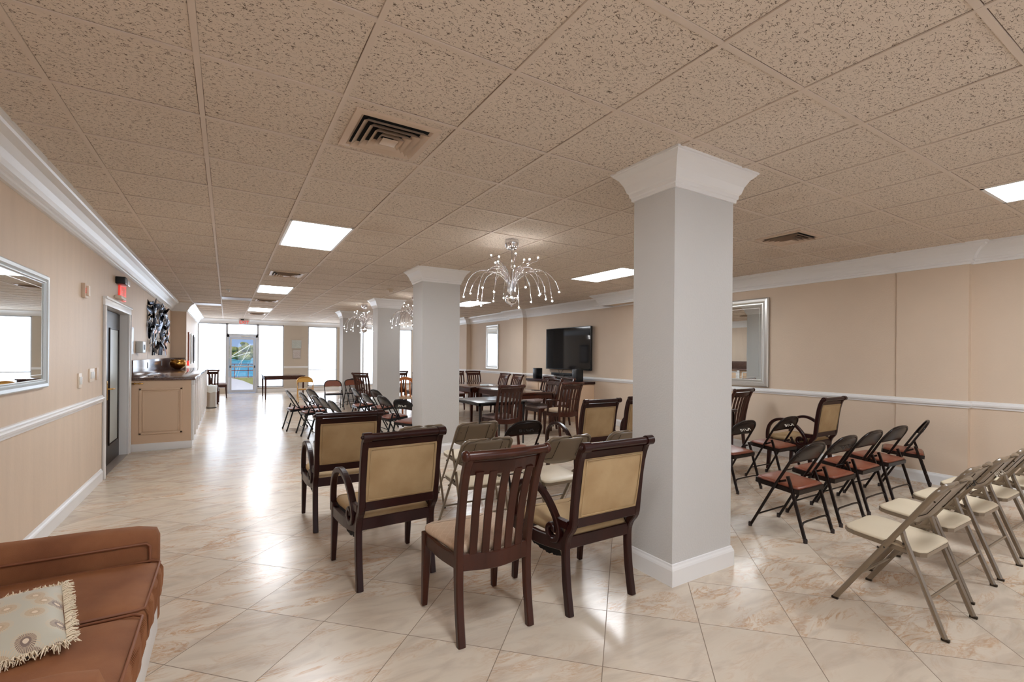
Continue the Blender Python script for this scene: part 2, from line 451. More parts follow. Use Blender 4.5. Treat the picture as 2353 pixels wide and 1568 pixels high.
def lettering(text, size, m, parent, loc, rot, name='lettering', ext=.0008, bold=0.0):
    cu = bpy.data.curves.new('txt', 'FONT'); cu.body = text; cu.size = size; cu.extrude = ext
    cu.align_x = 'CENTER'; cu.align_y = 'CENTER'; cu.offset = bold; cu.resolution_u = 3
    tmp = bpy.data.objects.new('txt', cu); C.objects.link(tmp)
    bpy.context.view_layer.update()
    me = bpy.data.meshes.new_from_object(tmp.evaluated_get(bpy.context.evaluated_depsgraph_get()))
    bpy.data.objects.remove(tmp); bpy.data.curves.remove(cu)
    me.materials.clear(); me.materials.append(m)
    o = bpy.data.objects.new(name, me); C.objects.link(o); o.parent = parent
    o.location = loc; o.rotation_euler = rot
    return o
def smooth_path(ctrl, n=6):
    """Catmull-Rom through control points"""
    P = [Vector(p) for p in ctrl]; P = [P[0] * 2 - P[1]] + P + [P[-1] * 2 - P[-2]]; out = []
    for i in range(1, len(P) - 2):
        a, b, c, d = P[i - 1:i + 3]
        for k in range(n):
            t = k / n
            out.append(.5 * ((2 * b) + (c - a) * t + (2 * a - 5 * b + 4 * c - d) * t * t + (3 * b - a - 3 * c + d) * t ** 3))
    out.append(P[-2]); return out

# ================================================================= ROOM
XL, XL2, YP, YF, YR = -1.2, -.88, 14.4, 19.8, -2.6
WT = .25
struct(MB().box(-1.9, 7.4, YR - .3, YF + .12, -.12, 0), 'floor', m_floor)
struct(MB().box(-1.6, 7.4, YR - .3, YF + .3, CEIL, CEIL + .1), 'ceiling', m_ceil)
# right wall outline with its shallow pilasters (y, x)
RW = [(YR, 7.06), (1.79, 7.06), (1.79, 6.978), (2.44, 6.978), (2.44, 7.0), (5.0, 7.0), (5.0, 6.96), (7.1, 6.96), (7.1, 7.0), (10.73, 7.0), (10.73, 6.88), (11.45, 6.88), (11.45, 7.0), (14.2, 7.0), (14.2, 6.86), (14.95, 6.86), (14.95, 7.0), (YF, 7.0)]
rpath = [(x, y) for y, x in RW]
struct(MB().box(7.06, 7.35, YR, YF, 0, CEIL), 'wall_right', m_wall)
for k, (a, b, xx) in enumerate(((1.79, 2.44, 6.978), (2.44, 5.0, 7.0), (5.0, 7.1, 6.96), (7.1, 10.73, 7.0), (10.73, 11.45, 6.88), (11.45, 14.2, 7.0), (14.2, 14.95, 6.86), (14.95, YF, 7.0))):
    struct(MB().box(xx, 7.06, a, b, 0, CEIL), 'wall_right_%d' % (k + 2), m_wall)
# left wall with double-door opening
DY0, DY1, DZ = 7.0, 8.50, 2.0
lw = MB()
lw.box(XL - WT, XL, YR, DY0, 0, CEIL).box(XL - WT, XL, DY1, YF, 0, CEIL).box(XL - WT, XL, DY0, DY1, DZ, CEIL)
struct(MB().box(XL, XL2, YP, YF, 0, CEIL), 'wall_pier', m_wallL)
struct(lw, 'wall_left', m_wallL)
struct(MB().box(XL - 1.3, XL - WT, DY0 - .6, DY1 + .5, -.02, 0).box(XL - 1.5, XL - 1.3, DY0 - .6, DY1 + .5, 0, 2.6).box(XL - 1.5, XL - WT, DY0 - .7, DY0 - .6, 0, 2.6).box(XL - 1.5, XL - WT, DY1 + .5, DY1 + .6, 0, 2.6).box(XL - 1.5, XL - WT, DY0 - .7, DY1 + .6, 2.6, 2.7), 'wall_hallway', m_wall)
struct(MB().box(XL - WT, XL + .01, DY0, DY1, 0, .006), 'trim_threshold', m_threshold)
# end wall (far), with windows and the glass door
ZT = 2.545
ends = [(XL2, .0, .2), (.985, 1.86, .2), (2.71, 3.80, .2), (4.25, 5.85, .2), (6.1, 6.92, .2)]
fwm = MB()
fwm.box(XL2, 7.0, YF, YF + .25, ZT, CEIL)
for a, b in ((1.86, 2.71), (3.80, 4.25), (5.85, 6.1), (6.92, 7.05)): fwm.box(a, b, YF, YF + .25, 0, ZT)
for a, b, z in ends: fwm.box(a, b, YF, YF + .25, 0, z)
struct(fwm, 'wall_end', m_wallF)
# unseen rear wall; its windows and glowing shades are added as fill light
rear = [(-1.0, .3), (.7, 2.1), (2.5, 3.9), (4.3, 5.7)]
rw = MB().box(XL, 7.05, YR - .25, YR, 2.3, CEIL).box(XL, 7.05, YR - .25, YR, 0, .25)
xs = [XL] + [q for ab in rear for q in ab] + [7.05]
for i in range(0, len(xs), 2): rw.box(xs[i], xs[i + 1], YR - .25, YR, .25, 2.3)
struct(rw, 'wall_rear', m_wall)
n = 10
for a, b in rear:
    o = struct(MB().box(a, a + .05, YR - .16, YR - .06, .25, 2.3).box(b - .05, b, YR - .16, YR - .06, .25, 2.3).box(a, b, YR - .16, YR - .06, .25, .3).box(a, b, YR - .16, YR - .06, 2.25, 2.3), 'window_%d' % n, m_alu)
    MB().box(a + .05, b - .05, YR - .12, YR - .11, .3, 2.25).build('roller_shade', m_rear_fill, o)  # added glowing sheet, out of view, brightens the room
    n += 1

# mouldings
crown = [(0, -.215), (.022, -.215), (.024, -.190), (.034, -.182), (.036, -.165), (.050, -.155), (.062, -.125), (.085, -.090), (.120, -.055), (.160, -.035), (.168, -.022), (.182, -.018), (.186, 0), (0, 0)]
base = [(0, 0), (.018, 0), (.018, .100), (.014, .112), (.008, .122), (.006, .132), (0, .135)]
rail = [(0, -.04), (.012, -.04), (.014, -.022), (.030, -.014), (.034, .004), (.026, .014), (.016, .022), (.014, .034), (0, .038)]
lpath = [(XL2, YF), (XL2, YP), (XL, YP), (XL, YR)]
struct(MB().moulding(lpath, crown, z=CEIL), 'trim_1', m_trim)
struct(MB().moulding([(x, y) for x, y in rpath], crown, z=CEIL), 'trim_2', m_trim)
fcrown = [(0, -.165), (.02, -.165), (.025, -.12), (.06, -.07), (.10, -.03), (.11, 0), (0, 0)]
struct(MB().moulding([(7.0, YF), (XL2, YF)], fcrown, z=CEIL), 'trim_3', m_trim)
struct(MB().moulding([(XL, DY0 - .11), (XL, YR)], base), 'baseboard_left', m_trim)
struct(MB().moulding(rpath, base), 'baseboard_right', m_trim)
struct(MB().moulding([(XL, DY0 - .11), (XL, YR)], rail, z=.925), 'trim_4', m_trim)
struct(MB().moulding(rpath, rail, z=.945), 'trim_5', m_trim)
struct(MB().moulding([(6.92, YF), (.985, YF)], base), 'baseboard_end', m_trim)
struct(MB().moulding([(2.71, YF), (1.86, YF)], rail, z=.945), 'trim_6', m_trim)
# the little ceiling box on the right wall
bx = MB().box(6.62, 7.0, 5.0, 7.35, 2.52, CEIL)
struct(bx, 'wall_soffit', m_wall)
struct(MB().moulding([(7.0, 5.0), (6.62, 5.0), (6.62, 7.35), (7.0, 7.35)], [(a * .9, h) for a, h in crown], z=CEIL), 'trim_7', m_trim)
# door casing
cas = MB()
def casing(y0, y1, z1, w, x, t=.022):
    cas.box(x, x + t, y0 - w, y0, 0, z1, ch=.004).box(x, x + t, y1, y1 + w, 0, z1, ch=.004)
    cas.box(x, x + t + .004, y0 - w - .01, y1 + w + .01, z1, z1 + w, ch=.004).box(x, x + t + .02, y0 - w - .02, y1 + w + .02, z1 + w * .75, z1 + w, ch=.004)
    cas.box(x, x + t + .012, y0 - w, y0 - w + .025, 0, z1, ch=.004).box(x, x + t + .012, y1 + w - .025, y1 + w, 0, z1, ch=.004)
casing(DY0 + .02, DY1 - .02, DZ - .02, .10, XL)
cas.box(XL - WT, XL, DY0, DY0 + .02, 0, DZ).box(XL - WT, XL, DY1 - .02, DY1, 0, DZ).box(XL - WT, XL, DY0, DY1, DZ - .02, DZ)
struct(cas, 'trim_8', m_trim)

# ceiling grid
GX0, GY0, G = .4895, 2.3988, .6093
g = MB()
i = math.ceil((-1.3 - GX0) / G)
while GX0 + i * G < 7.1:
    x = GX0 + i * G; g.box(x - .012, x + .012, YR, YF, CEIL - .006, CEIL + .001); i += 1
j = math.ceil((YR - GY0) / G)
while GY0 + j * G < YF:
    y = GY0 + j * G; g.box(-1.2, 7.05, y - .012, y + .012, CEIL - .0055, CEIL + .001); j += 1
struct(g, 'trim_9', m_grid)

# ---------------------------------------------------------------- columns
def column(x0, x1, y0, y1, k):
    o = struct(MB().box(x0, x1, y0, y1, 0, CEIL), 'wall_column_%d' % k, m_col)
    p = [(x0, y0), (x0, y1), (x1, y1), (x1, y0)]
    cc = [(0, -.20), (.014, -.20), (.016, -.178), (.024, -.172), (.026, -.150), (.036, -.140), (.050, -.095), (.075, -.050), (.105, -.022), (.108, -.014), (.116, -.012), (.118, 0), (0, 0)]
    c = MB().moulding(p, cc, closed=True, z=CEIL).build('capital_moulding', m_trim, o)
    b = MB().moulding(p, base, closed=True).build('base_moulding', m_trim, o)
column(2.40, 3.00, 1.985, 2.33, 1)
column(2.41, 3.00, 6.45, 6.86, 2)
column(2.90, 3.42, 10.6, 11.0, 3)
column(2.87, 3.38, 14.15, 14.6, 4)

# ---------------------------------------------------------------- far windows and door
def window(n, x0, x1, z0, z1, bar=None, mull=None):
    y = YF + .03
    f = MB()
    for a, b, c, d in ((x0, x0 + .04, z0, z1), (x1 - .04, x1, z0, z1)): f.box(a, b, y, y + .08, c, d)
    f.box(x0, x1, y, y + .08, z0, z0 + .04).box(x0, x1, y, y + .08, z1 - .04, z1)
    if mull: f.box(mull - .025, mull + .025, y - .005, y + .08, z0, z1)
    o = struct(f, 'window_%d' % n, m_alu)
    MB().box(x0 + .01, x1 - .01, y + .03, y + .034, z0 + .02, z1 - .01).build('roller_shade', m_shade, o)
    if bar: MB().box(x0 + .03, x1 - .03, y + .008, y + .026, bar, bar + .03, ch=.004).build('shade_bar', m_alu, o)
    return o
window(1, XL2, 0, .2, ZT)
window(2, .985, 1.86, .2, ZT)
window(3, 2.71, 3.80, .2, ZT, bar=.82)
window(4, 4.25, 5.85, .2, ZT, mull=4.83)
window(5, 6.1, 6.92, .2, ZT)
window(6, .0, .985, 2.13, ZT)
sill = MB()
for a, b in ((.985, 1.86), (2.71, 3.80), (4.25, 5.85)): sill.box(a, b, YF - .03, YF + .05, .17, .2)
struct(sill, 'trim_10', m_trim)
# glass door
dr = MB()
dr.box(0, .07, YF + .02, YF + .12, 0, 2.13).box(.915, .985, YF + .02, YF + .12, 0, 2.13).box(0, .985, YF + .02, YF + .12, 2.05, 2.13)
door = struct(dr, 'door_1', m_alu)
lf = MB(); y = YF + .05
lf.box(.08, .15, y, y + .045, .02, 2.04).box(.835, .905, y, y + .045, .02, 2.04).box(.15, .835, y, y + .045, .02, .11).box(.15, .835, y, y + .045, 1.97, 2.04).box(.15, .835, y, y + .045, .94, 1.0)
lf.build('door_leaf', m_alu, door)
glass = bpy.data.materials.new('clear_glass'); glass.use_nodes = True
gt = glass.node_tree; gt.nodes.clear()
go = gt.nodes.new('ShaderNodeOutputMaterial'); gtb = gt.nodes.new('ShaderNodeBsdfTransparent'); ggl = gt.nodes.new('ShaderNodeBsdfGlossy'); gmx = gt.nodes.new('ShaderNodeMixShader')
ggl.inputs['Roughness'].default_value = .02; gmx.inputs[0].default_value = .06
gt.links.new(gtb.outputs[0], gmx.inputs[1]); gt.links.new(ggl.outputs[0], gmx.inputs[2]); gt.links.new(gmx.outputs[0], go.inputs[0])
MB().box(.15, .835, y + .02, y + .026, .11, 1.97).build('glass_pane', glass, door)
pb = MB().box(.10, .885, y - .06, y - .025, .955, .99, ch=.006)
pbo = pb.build('push_bar', m_alu, door)
MB().box(.085, .125, y - .06, y, .93, 1.01, ch=.006).build('bar_end', m_blkp, pbo)
MB().box(.86, .90, y - .06, y, .93, 1.01, ch=.006).build('bar_end', m_blkp, pbo)
MB().box(.45, .72, y - .06, y - .005, 2.05, 2.10, ch=.005).build('door_closer', m_sil, door)
MB().box(1.0, 1.19, y - .09, y - .07, .79, .81).build('door_stay', m_sil, door)

# dark double door in the left wall
dd = MB(); x = XL - .085
dd.box(x - .045, x, 7.62, 8.47, .01, 1.97)
o = struct(dd, 'door_2', m_dwood)
MB().box(x, x + .012, 7.78, 7.79, .25, 1.76).box(x, x + .012, 8.33, 8.34, .25, 1.76).box(x, x + .012, 7.78, 8.34, .25, .26).box(x, x + .012, 7.78, 8.34, 1.75, 1.76).build('door_moulding', m_dwood, o)
MB().box(x - .001, x + .003, 7.80, 8.32, .27, 1.74).build('frosted_pane', m_frost, o)
hd = MB().box(x, x + .008, 7.65, 7.70, .84, 1.08, ch=.003).build('lock_plate', m_brass, o)
MB().tube([(x, 7.675, .98), (x + .05, 7.675, .98), (x + .055, 7.70, .98), (x + .055, 7.80, .975)], .009).build('lever_handle', m_brass, hd)
dd2 = MB().box(XL - WT - .80, XL - WT + .02, 7.025, 7.07, .01, 1.97)
o = struct(dd2, 'door_3', m_dwood)
for z in (.25, 1.72): MB().box(XL - WT + .018, XL - WT + .024, 7.03, 7.065, z, z + .11).build('hinge', m_steel, o)

# outside: path, lawn, bay, mangrove shore
struct(MB().box(-9, 12, YF + .26, 33, -.15, -.03), 'ground_path', m_conc)
struct(MB().prism([(.27, 33.0), (12, 33), (12, 21), (1.5, 23), (1.07, 25.6), (.75, 29.8)], -.03, -.01), 'ground_lawn', m_grass)
struct(MB().box(-9, 12, 33, 33.4, -.4, -.01), 'ground_seawall', m_conc)
struct(MB().box(-300, 300, 33.4, 330, -.9, -.8), 'ground_water', m_water)
rl = thing('railing', 'rusty red metal railing at the water, seen through the glass door', 'railing', (0, 32.8, 0))
f = MB()
for zz in (.02, .42, .80): f.box(-4, 8, -.02, .02, zz, zz + .04)
f.build('rails', m_rail, rl)
for i in range(16):
    xx = -3.2 + i * .72
    MB().box(xx - .02, xx + .02, -.02, .02, -.02, .84).build('post', m_rail, rl)
def shrub(cx, cy, r, h, seed):
    rnd = random.Random(seed); b = MB()
    for k in range(46):
        a = rnd.random() * 2 * PI; q = rnd.random() ** .5
        c = (cx + math.cos(a) * r * q, cy + math.sin(a) * r * q * .5, -.8 + h * (.10 + .72 * rnd.random() * (1 - .45 * q)))
        b.ball(c, r * (.16 + .14 * rnd.random()), 7, 5, (1, 1, .8))
    return b
for k, (tx, th_, lb) in enumerate(((-9, 6.6, 'mangrove tree on the far shore, beyond the left door frame'), (-1.5, 6.8, 'low mangrove tree at the left edge of the glass door view'), (5.2, 8.4, 'taller yellow-green mangrove tree centred in the glass door view'), (12, 9.6, 'tallest mangrove tree at the right edge of the glass door view'), (20, 8.0, 'mangrove tree on the far shore, beyond the right door frame'))):
    o = shrub(tx, 200 + (k % 2) * 14, 4.9, th_, k + 3).build('mangrove_tree', m_leaf)
    tag(o, lb, 'tree', 'mangrove trees on the far shore')
rg = MB()
rg.tube([(-1.0, 36, .4), (.1, 36, 1.15), (1.35, 36, 2.06)], .030, 6).tube([(-.9, 36, .9), (.1, 36, 1.15), (1.35, 36, 1.55)], .024, 6)
rg.tube([(1.35, 36, 2.06), (.85, 36, .9), (.4, 36, -.85)], .016, 6).tube([(1.35, 36, 1.55), (.7, 36, .8), (.2, 36, -.85)], .014, 6)
rg.tube([(-1.0, 36, .4), (-1.2, 36, -.85)], .05, 6)
tag(rg.build('boat_outrigger', m_wht), 'pale outrigger poles of a moored boat beyond the railing', 'boat rigging')

# ================================================================= CEILING FITTINGS
def cell(i, j): return GX0 + i * G, GY0 + j * G
def panel(i, j, label):
    x, y = cell(i, j); x1, y1 = x + G, y + 2 * G
    t = thing('ceiling_light', label, 'ceiling light', (x + G / 2, y + G, CEIL), 0, None)
    a, b = G / 2 - .012, G - .012; f = MB()
    for q in ((-a, -a + .022, -b, b), (a - .022, a, -b, b), (-a, a, -b, -b + .022), (-a, a, b - .022, b)): f.box(q[0], q[1], q[2], q[3], -.008, .004)
    f.build('frame', m_trim, t)
    MB().box(-a + .022, a - .022, -b + .022, b - .022, -.004, 0).build('diffuser', m_pan, t)
    return t
panel(0, 4, 'large lit ceiling panel nearest the camera over the left walkway')
panel(0, 12, 'lit ceiling panel over the walkway, between the second and third air vents')
panel(0, 20, 'lit ceiling panel over the walkway, nearest the exit sign')
panel(7, -4, 'lit ceiling panel cut off by the right edge of the photo')
panel(7, 4, 'lit ceiling panel beside the thick near column, above the television')
panel(7, 12, 'lit ceiling panel far right, just right of the second column')
panel(0, -4, 'lit ceiling panel over the sofa, behind the camera')
def vent(i, j, label):
    x, y = cell(i, j)
    t = thing('air_vent', label, 'air vent', (x + G / 2, y + G / 2, CEIL))
    h = G / 2 - .07
    def ring(r0, z0, r1, z1, th=.0):
        b = MB(); q = lambda r, z: [Vector((-r, -r, z)), Vector((r, -r, z)), Vector((r, r, z)), Vector((-r, r, z))]
        b.add(q(r0, z0) + q(r1, z1), [(k, (k + 1) % 4, 4 + (k + 1) % 4, 4 + k) for k in range(4)])
        return b
    f = MB(); fr = h
    for (r0, z0, r1, z1) in ((fr, 0, fr, -.012), (fr, -.012, fr - .035, -.014), (fr - .035, -.014, fr - .05, -.004)):
        rb = ring(r0, z0, r1, z1); f.add(rb.v, rb.f)
    f.build('frame', m_vent, t)
    MB().box(-h + .045, h - .045, -h + .045, h - .045, -.0035, -.0015).build('duct', m_dark, t)
    for k, r in enumerate((h - .052, h - .092, h - .130, h - .166)):
        rb = ring(r, -.030 - .003 * k, r - .030, -.004)
        rb2 = ring(r, -.032 - .003 * k, r - .034, -.004); rb.add(rb2.v, rb2.f)
        rb.build('louvre', m_vent, t)
    MB().box(-h + .19, h - .19, -h + .19, h - .19, -.040, -.036, ch=.001).build('centre_plate', m_vent, t)
vent(0, 0, 'large square air vent nearest the camera, over the left walkway')
vent(0, 9, 'air vent over the walkway, second from the camera')
vent(0, 16, 'air vent over the walkway, third from the camera')
vent(0, 23, 'air vent over the walkway, nearest the exit sign')
vent(7, 0, 'square air vent at right, past the thick near column')
# vent tiles sit a little brighter than the ducts: black missing-tile slots
for (i, j) in ((-1, 16), (-2, 19)):
    x, y = cell(i, j)
    struct(MB().box(x + .014, x + G - .014, y + .014, y + G - .014, CEIL - .012, CEIL - .004), 'trim_%d' % (11 if i == -1 else 12), m_slot)
sp = MB().lathe([(.0, 0), (.045, 0), (.045, -.008), (.02, -.012), (.012, -.04), (.024, -.045), (0, -.05)], 14)
o = sp.build('sprinkler_head', m_sil); o.location = (.02, 10.8, CEIL); tag(o, 'small dark sprinkler head in the ceiling over the walkway', 'sprinkler')
dt = MB().lathe([(.0, 0), (.07, 0), (.07, -.02), (.05, -.035), (0, -.04)], 16)
dt.box(-.03, .03, -.09, -.05, -.07, -.0, ch=.004)
o = dt.build('ceiling_sensor', m_ivory); o.location = (2.68, 8.95, CEIL); tag(o, 'small ceiling sensor in front of the second and third columns', 'ceiling sensor')

# exit sign over the glass door
t = thing('exit_sign', 'white exit sign with red letters under the ceiling before the glass door', 'exit sign', (.52, 19.3, 0))
MB().box(-.17, .17, -.03, .03, 2.50, 2.70, ch=.006).build('housing', m_trim, t)
for k in (-.06, .08): MB().box(k - .05, k + .05, -.06, .03, 2.64, 2.68, ch=.006).build('emergency_lamp', m_blkp if k < 0 else m_sil, t)
lettering('EXIT', .15, m_red, t, (0, -.032, 2.565), (PI / 2, 0, 0), ext=.001, bold=.001)
# exit sign over the dark double door
t = thing('exit_sign', 'red exit sign with twin emergency lamps over the dark door', 'exit sign', (XL, 7.85, 0))
MB().box(.0, .02, -.06, .36, 2.13, 2.36, ch=.004).build('red_panel', m_red, t)
MB().box(.0, .07, -.30, .02, 2.12, 2.16, ch=.008).build('battery_housing', m_ivory, t)
MB().box(.0, .10, -.26, -.10, 2.31, 2.40, ch=.01).build('emergency_lamp', m_blkp, t)
MB().box(.0, .10, -.08, .10, 2.31, 2.385, ch=.01).build('emergency_lamp', m_sil, t)
lettering('EXIT', .13, m_ivory, t, (.0215, .15, 2.24), (PI / 2, 0, PI / 2), ext=.0008)

# ---------------------------------------------------------------- chandeliers
def chandelier():
    t = thing('chandelier', 'chrome spray chandelier hanging in front of the near column', 'chandelier', (0, 0, 0), 0, None)
    MB().lathe([(0, 0), (.075, 0), (.078, -.008), (.078, -.055), (.072, -.062), (.072, -.075), (.050, -.100), (.02, -.108), (0, -.108)], 28).build('canopy', m_chr, t)
    MB().tube([(0, 0, -.10), (0, 0, -.66)], .006, 8).build('stem', m_chr, t)
    MB().lathe([(0, -.715), (.02, -.71), (.052, -.69), (.068, -.665), (.072, -.645), (.070, -.60), (.05, -.57), (0, -.56)], 28).build('hub', m_chr, t)
    MB().ball((0, 0, -.722), .009, 10, 6).build('finial', m_chr, t)
    rnd = random.Random(3)
    ends = []
    for k in range(9):
        ends.append((k * 2 * PI / 9 + .2, .19 + .10 * (k % 3) / 2, -.20 - .05 * (k % 2), 0))
    for k in range(17):
        ends.append((k * 2 * PI / 17 + .1, .40 + .12 * ((k * 5) % 4) / 3, -.58 - .06 * (k % 3), 1))
    for a, r, z, low in ends:
        ca, sa = math.cos(a), math.sin(a)
        r0 = .045
        if low:
            pts = [(r0, -.62), (r0 + .015, -.45), (r * .38, -.34 - .02 * (r > .45)), (r * .68, -.345), (r * .90, -.44), (r, z + .03)]
        else:
            pts = [(r0 * .6, -.62), (r0 * .9, -.46), (r * .35, -.35), (r * .68, z - .06), (r, z - .02)]
        arm = MB().tube(smooth_path([(p * ca, p * sa, q) for p, q in pts], 5), .0058, 7).build('arm', m_chr, t)
        e = (r * ca, r * sa, z + (.02 if low else 0))
        MB().ball((e[0], e[1], e[2] - (.012 if low else -.012)), .0085, 10, 7).build('bulb', m_bulb, arm)
        MB().ball(e, .009, 8, 5, (1, 1, 1.6)).build('socket', m_chr, arm)
    return t
ch = chandelier(); ch.location = (2.66, 4.39, CEIL); ch['group'] = 'spray chandeliers'
ch['label'] = 'large chrome spray chandelier with tiny lit bulbs, the nearest one'
dup(ch, (2.95, 12.0, CEIL), .7, 'far chrome spray chandelier between the third and fourth columns')
dup(ch, (3.42, 9.6, CEIL), 1.9, 'chrome spray chandelier mostly hidden behind the second column')

# ================================================================= CHAIRS
def foot(mb, x, y, r=.014, h=.03): mb.lathe([(r, 0), (r, h), (r * .8, h + .004)], 10, Matrix.Translation((x, y, 0)))
def brown_folding(metal, vinyl, name='folding_chair', back_m=None, pad_back=False):
    t = thing(name, '', 'folding chair')
    hw = .218
    # front legs and back hoop in one bent tube
    side = [(.222, .005), (.02, .385), (-.045, .50), (-.110, .615)]
    L_ = [(-hw, y, z) for y, z in side]
    hoop = [(-hw + .008, -.142, .665), (-hw + .032, -.167, .705), (-hw + .078, -.186, .737), (-hw + .135, -.196, .751), (0, -.200, .756)]
    pts = smooth_path(L_ + hoop, 4)
    pts = pts + [Vector((-q.x, q.y, q.z)) for q in pts[:-1][::-1]]
    MB().tube(pts, .011, 10).build('frame', metal, t)
    # rear legs
    for s in (-1, 1):
        lg = MB().bar([(s * .207, -.082, .49), (s * .207, -.10, .44), (s * .212, -.225, .005)], .018, .024).build('leg', metal, t)
        f = MB(); foot(f, s * .212, -.224, .015); f.build('foot_cap', m_rub, lg)
        f = MB(); foot(f, s * hw, .222, .015); f.build('foot_cap', m_rub, t)
        MB().bar([(s * .205, -.07, .455), (s * .205, -.01, .43)], .006, .018).build('hinge_link', metal, t)
    # stretchers
    q = smooth_path([(-.212, -.198, .10), (-.19, -.190, .130), (-.15, -.186, .142), (0, -.186, .144), (.15, -.186, .142), (.19, -.190, .130), (.212, -.198, .10)], 3)
    MB().tube(q, .0075, 8).build('stretcher', metal, t)
    q = [(-.215, .175, .10), (-.19, .165, .118), (.19, .165, .118), (.215, .175, .10)]
    MB().tube(q, .0075, 8).build('stretcher', metal, t)
    # seat pan + pad
    poly = [(-.19, -.165), (.19, -.165), (.205, -.13), (.205, .15), (.19, .195), (.16, .208), (-.16, .208), (-.19, .195), (-.205, .15), (-.205, -.13)]
    R = Matrix.Translation((0, 0, .39)) @ Matrix.Rotation(.085, 4, 'X')
    MB().prism(poly, -.022, .012, R).prism([(x * .985, y * .985) for x, y in poly], .012, .016, R).build('seat_pan', metal, t)
    pad = MB(); n = len(poly)
    rings = [(.93, .014), (.945, .022), (.92, .030), (.80, .036), (.4, .038)]
    vs = [R @ Vector((x * k, y * k, z)) for k, z in rings for x, y in poly]; fs = [(r * n + a, r * n + (a + 1) % n, (r + 1) * n + (a + 1) % n, (r + 1) * n + a) for r in range(len(rings) - 1) for a in range(n)]
    fs.append(tuple(range((len(rings) - 1) * n, len(rings) * n)))
    pad.add(vs, fs, True); pad.build('seat', vinyl, t)
    # curved back panel between the tubes
    b = MB(); vs = []; rows = 7; cols = 15
    for side_ in (0, 1):
        for r in range(rows):
            v = r / (rows - 1); 
            for c in range(cols):
                u = c / (cols - 1) * 2 - 1
                wd = (hw - .004) * (1 - (.03 * max(0, v - .1) + .50 * max(0, (v - .25) / .75) ** 3.0))
                z = .592 + .012 * (1 - abs(u)) * (v < .01) + .158 * v
                x = u * wd
                y = -.100 - (z - .592) * .60 - .016 * (1 - u * u) + (side_ * -.004) + (.006 if v > .99 else 0)
                vs.append((x, y, z))
    N = rows * cols; fs = []
    for sd in (0, 1):
        for r in range(rows - 1):
            for c in range(cols - 1):
                a = sd * N + r * cols + c; fs.append((a, a + 1, a + cols + 1, a + cols))
    for c in range(cols - 1): fs.append((c, c + 1, N + c + 1, N + c)); a = (rows - 1) * cols + c; fs.append((a, a + 1, N + a + 1, N + a))
    for r in range(rows - 1): a = r * cols; fs.append((a, a + cols, N + a + cols, N + a)); a += cols - 1; fs.append((a, a + cols, N + a + cols, N + a))
    b.add(vs, fs, True); bk = b.build('backrest', back_m or metal, t)
    rv = MB()
    for s in (-1, 1): rv.ball((s * .17, -.150, .650), .004, 8, 5)
    rv.build('rivets', m_hole, bk)
    return t
TB = math.atan(.60)
def text_brown(t, m): return lettering('BTCA', .072, m, t, (0, -.1665, .665), (PI / 2 - TB, 0, 0), bold=.0012)
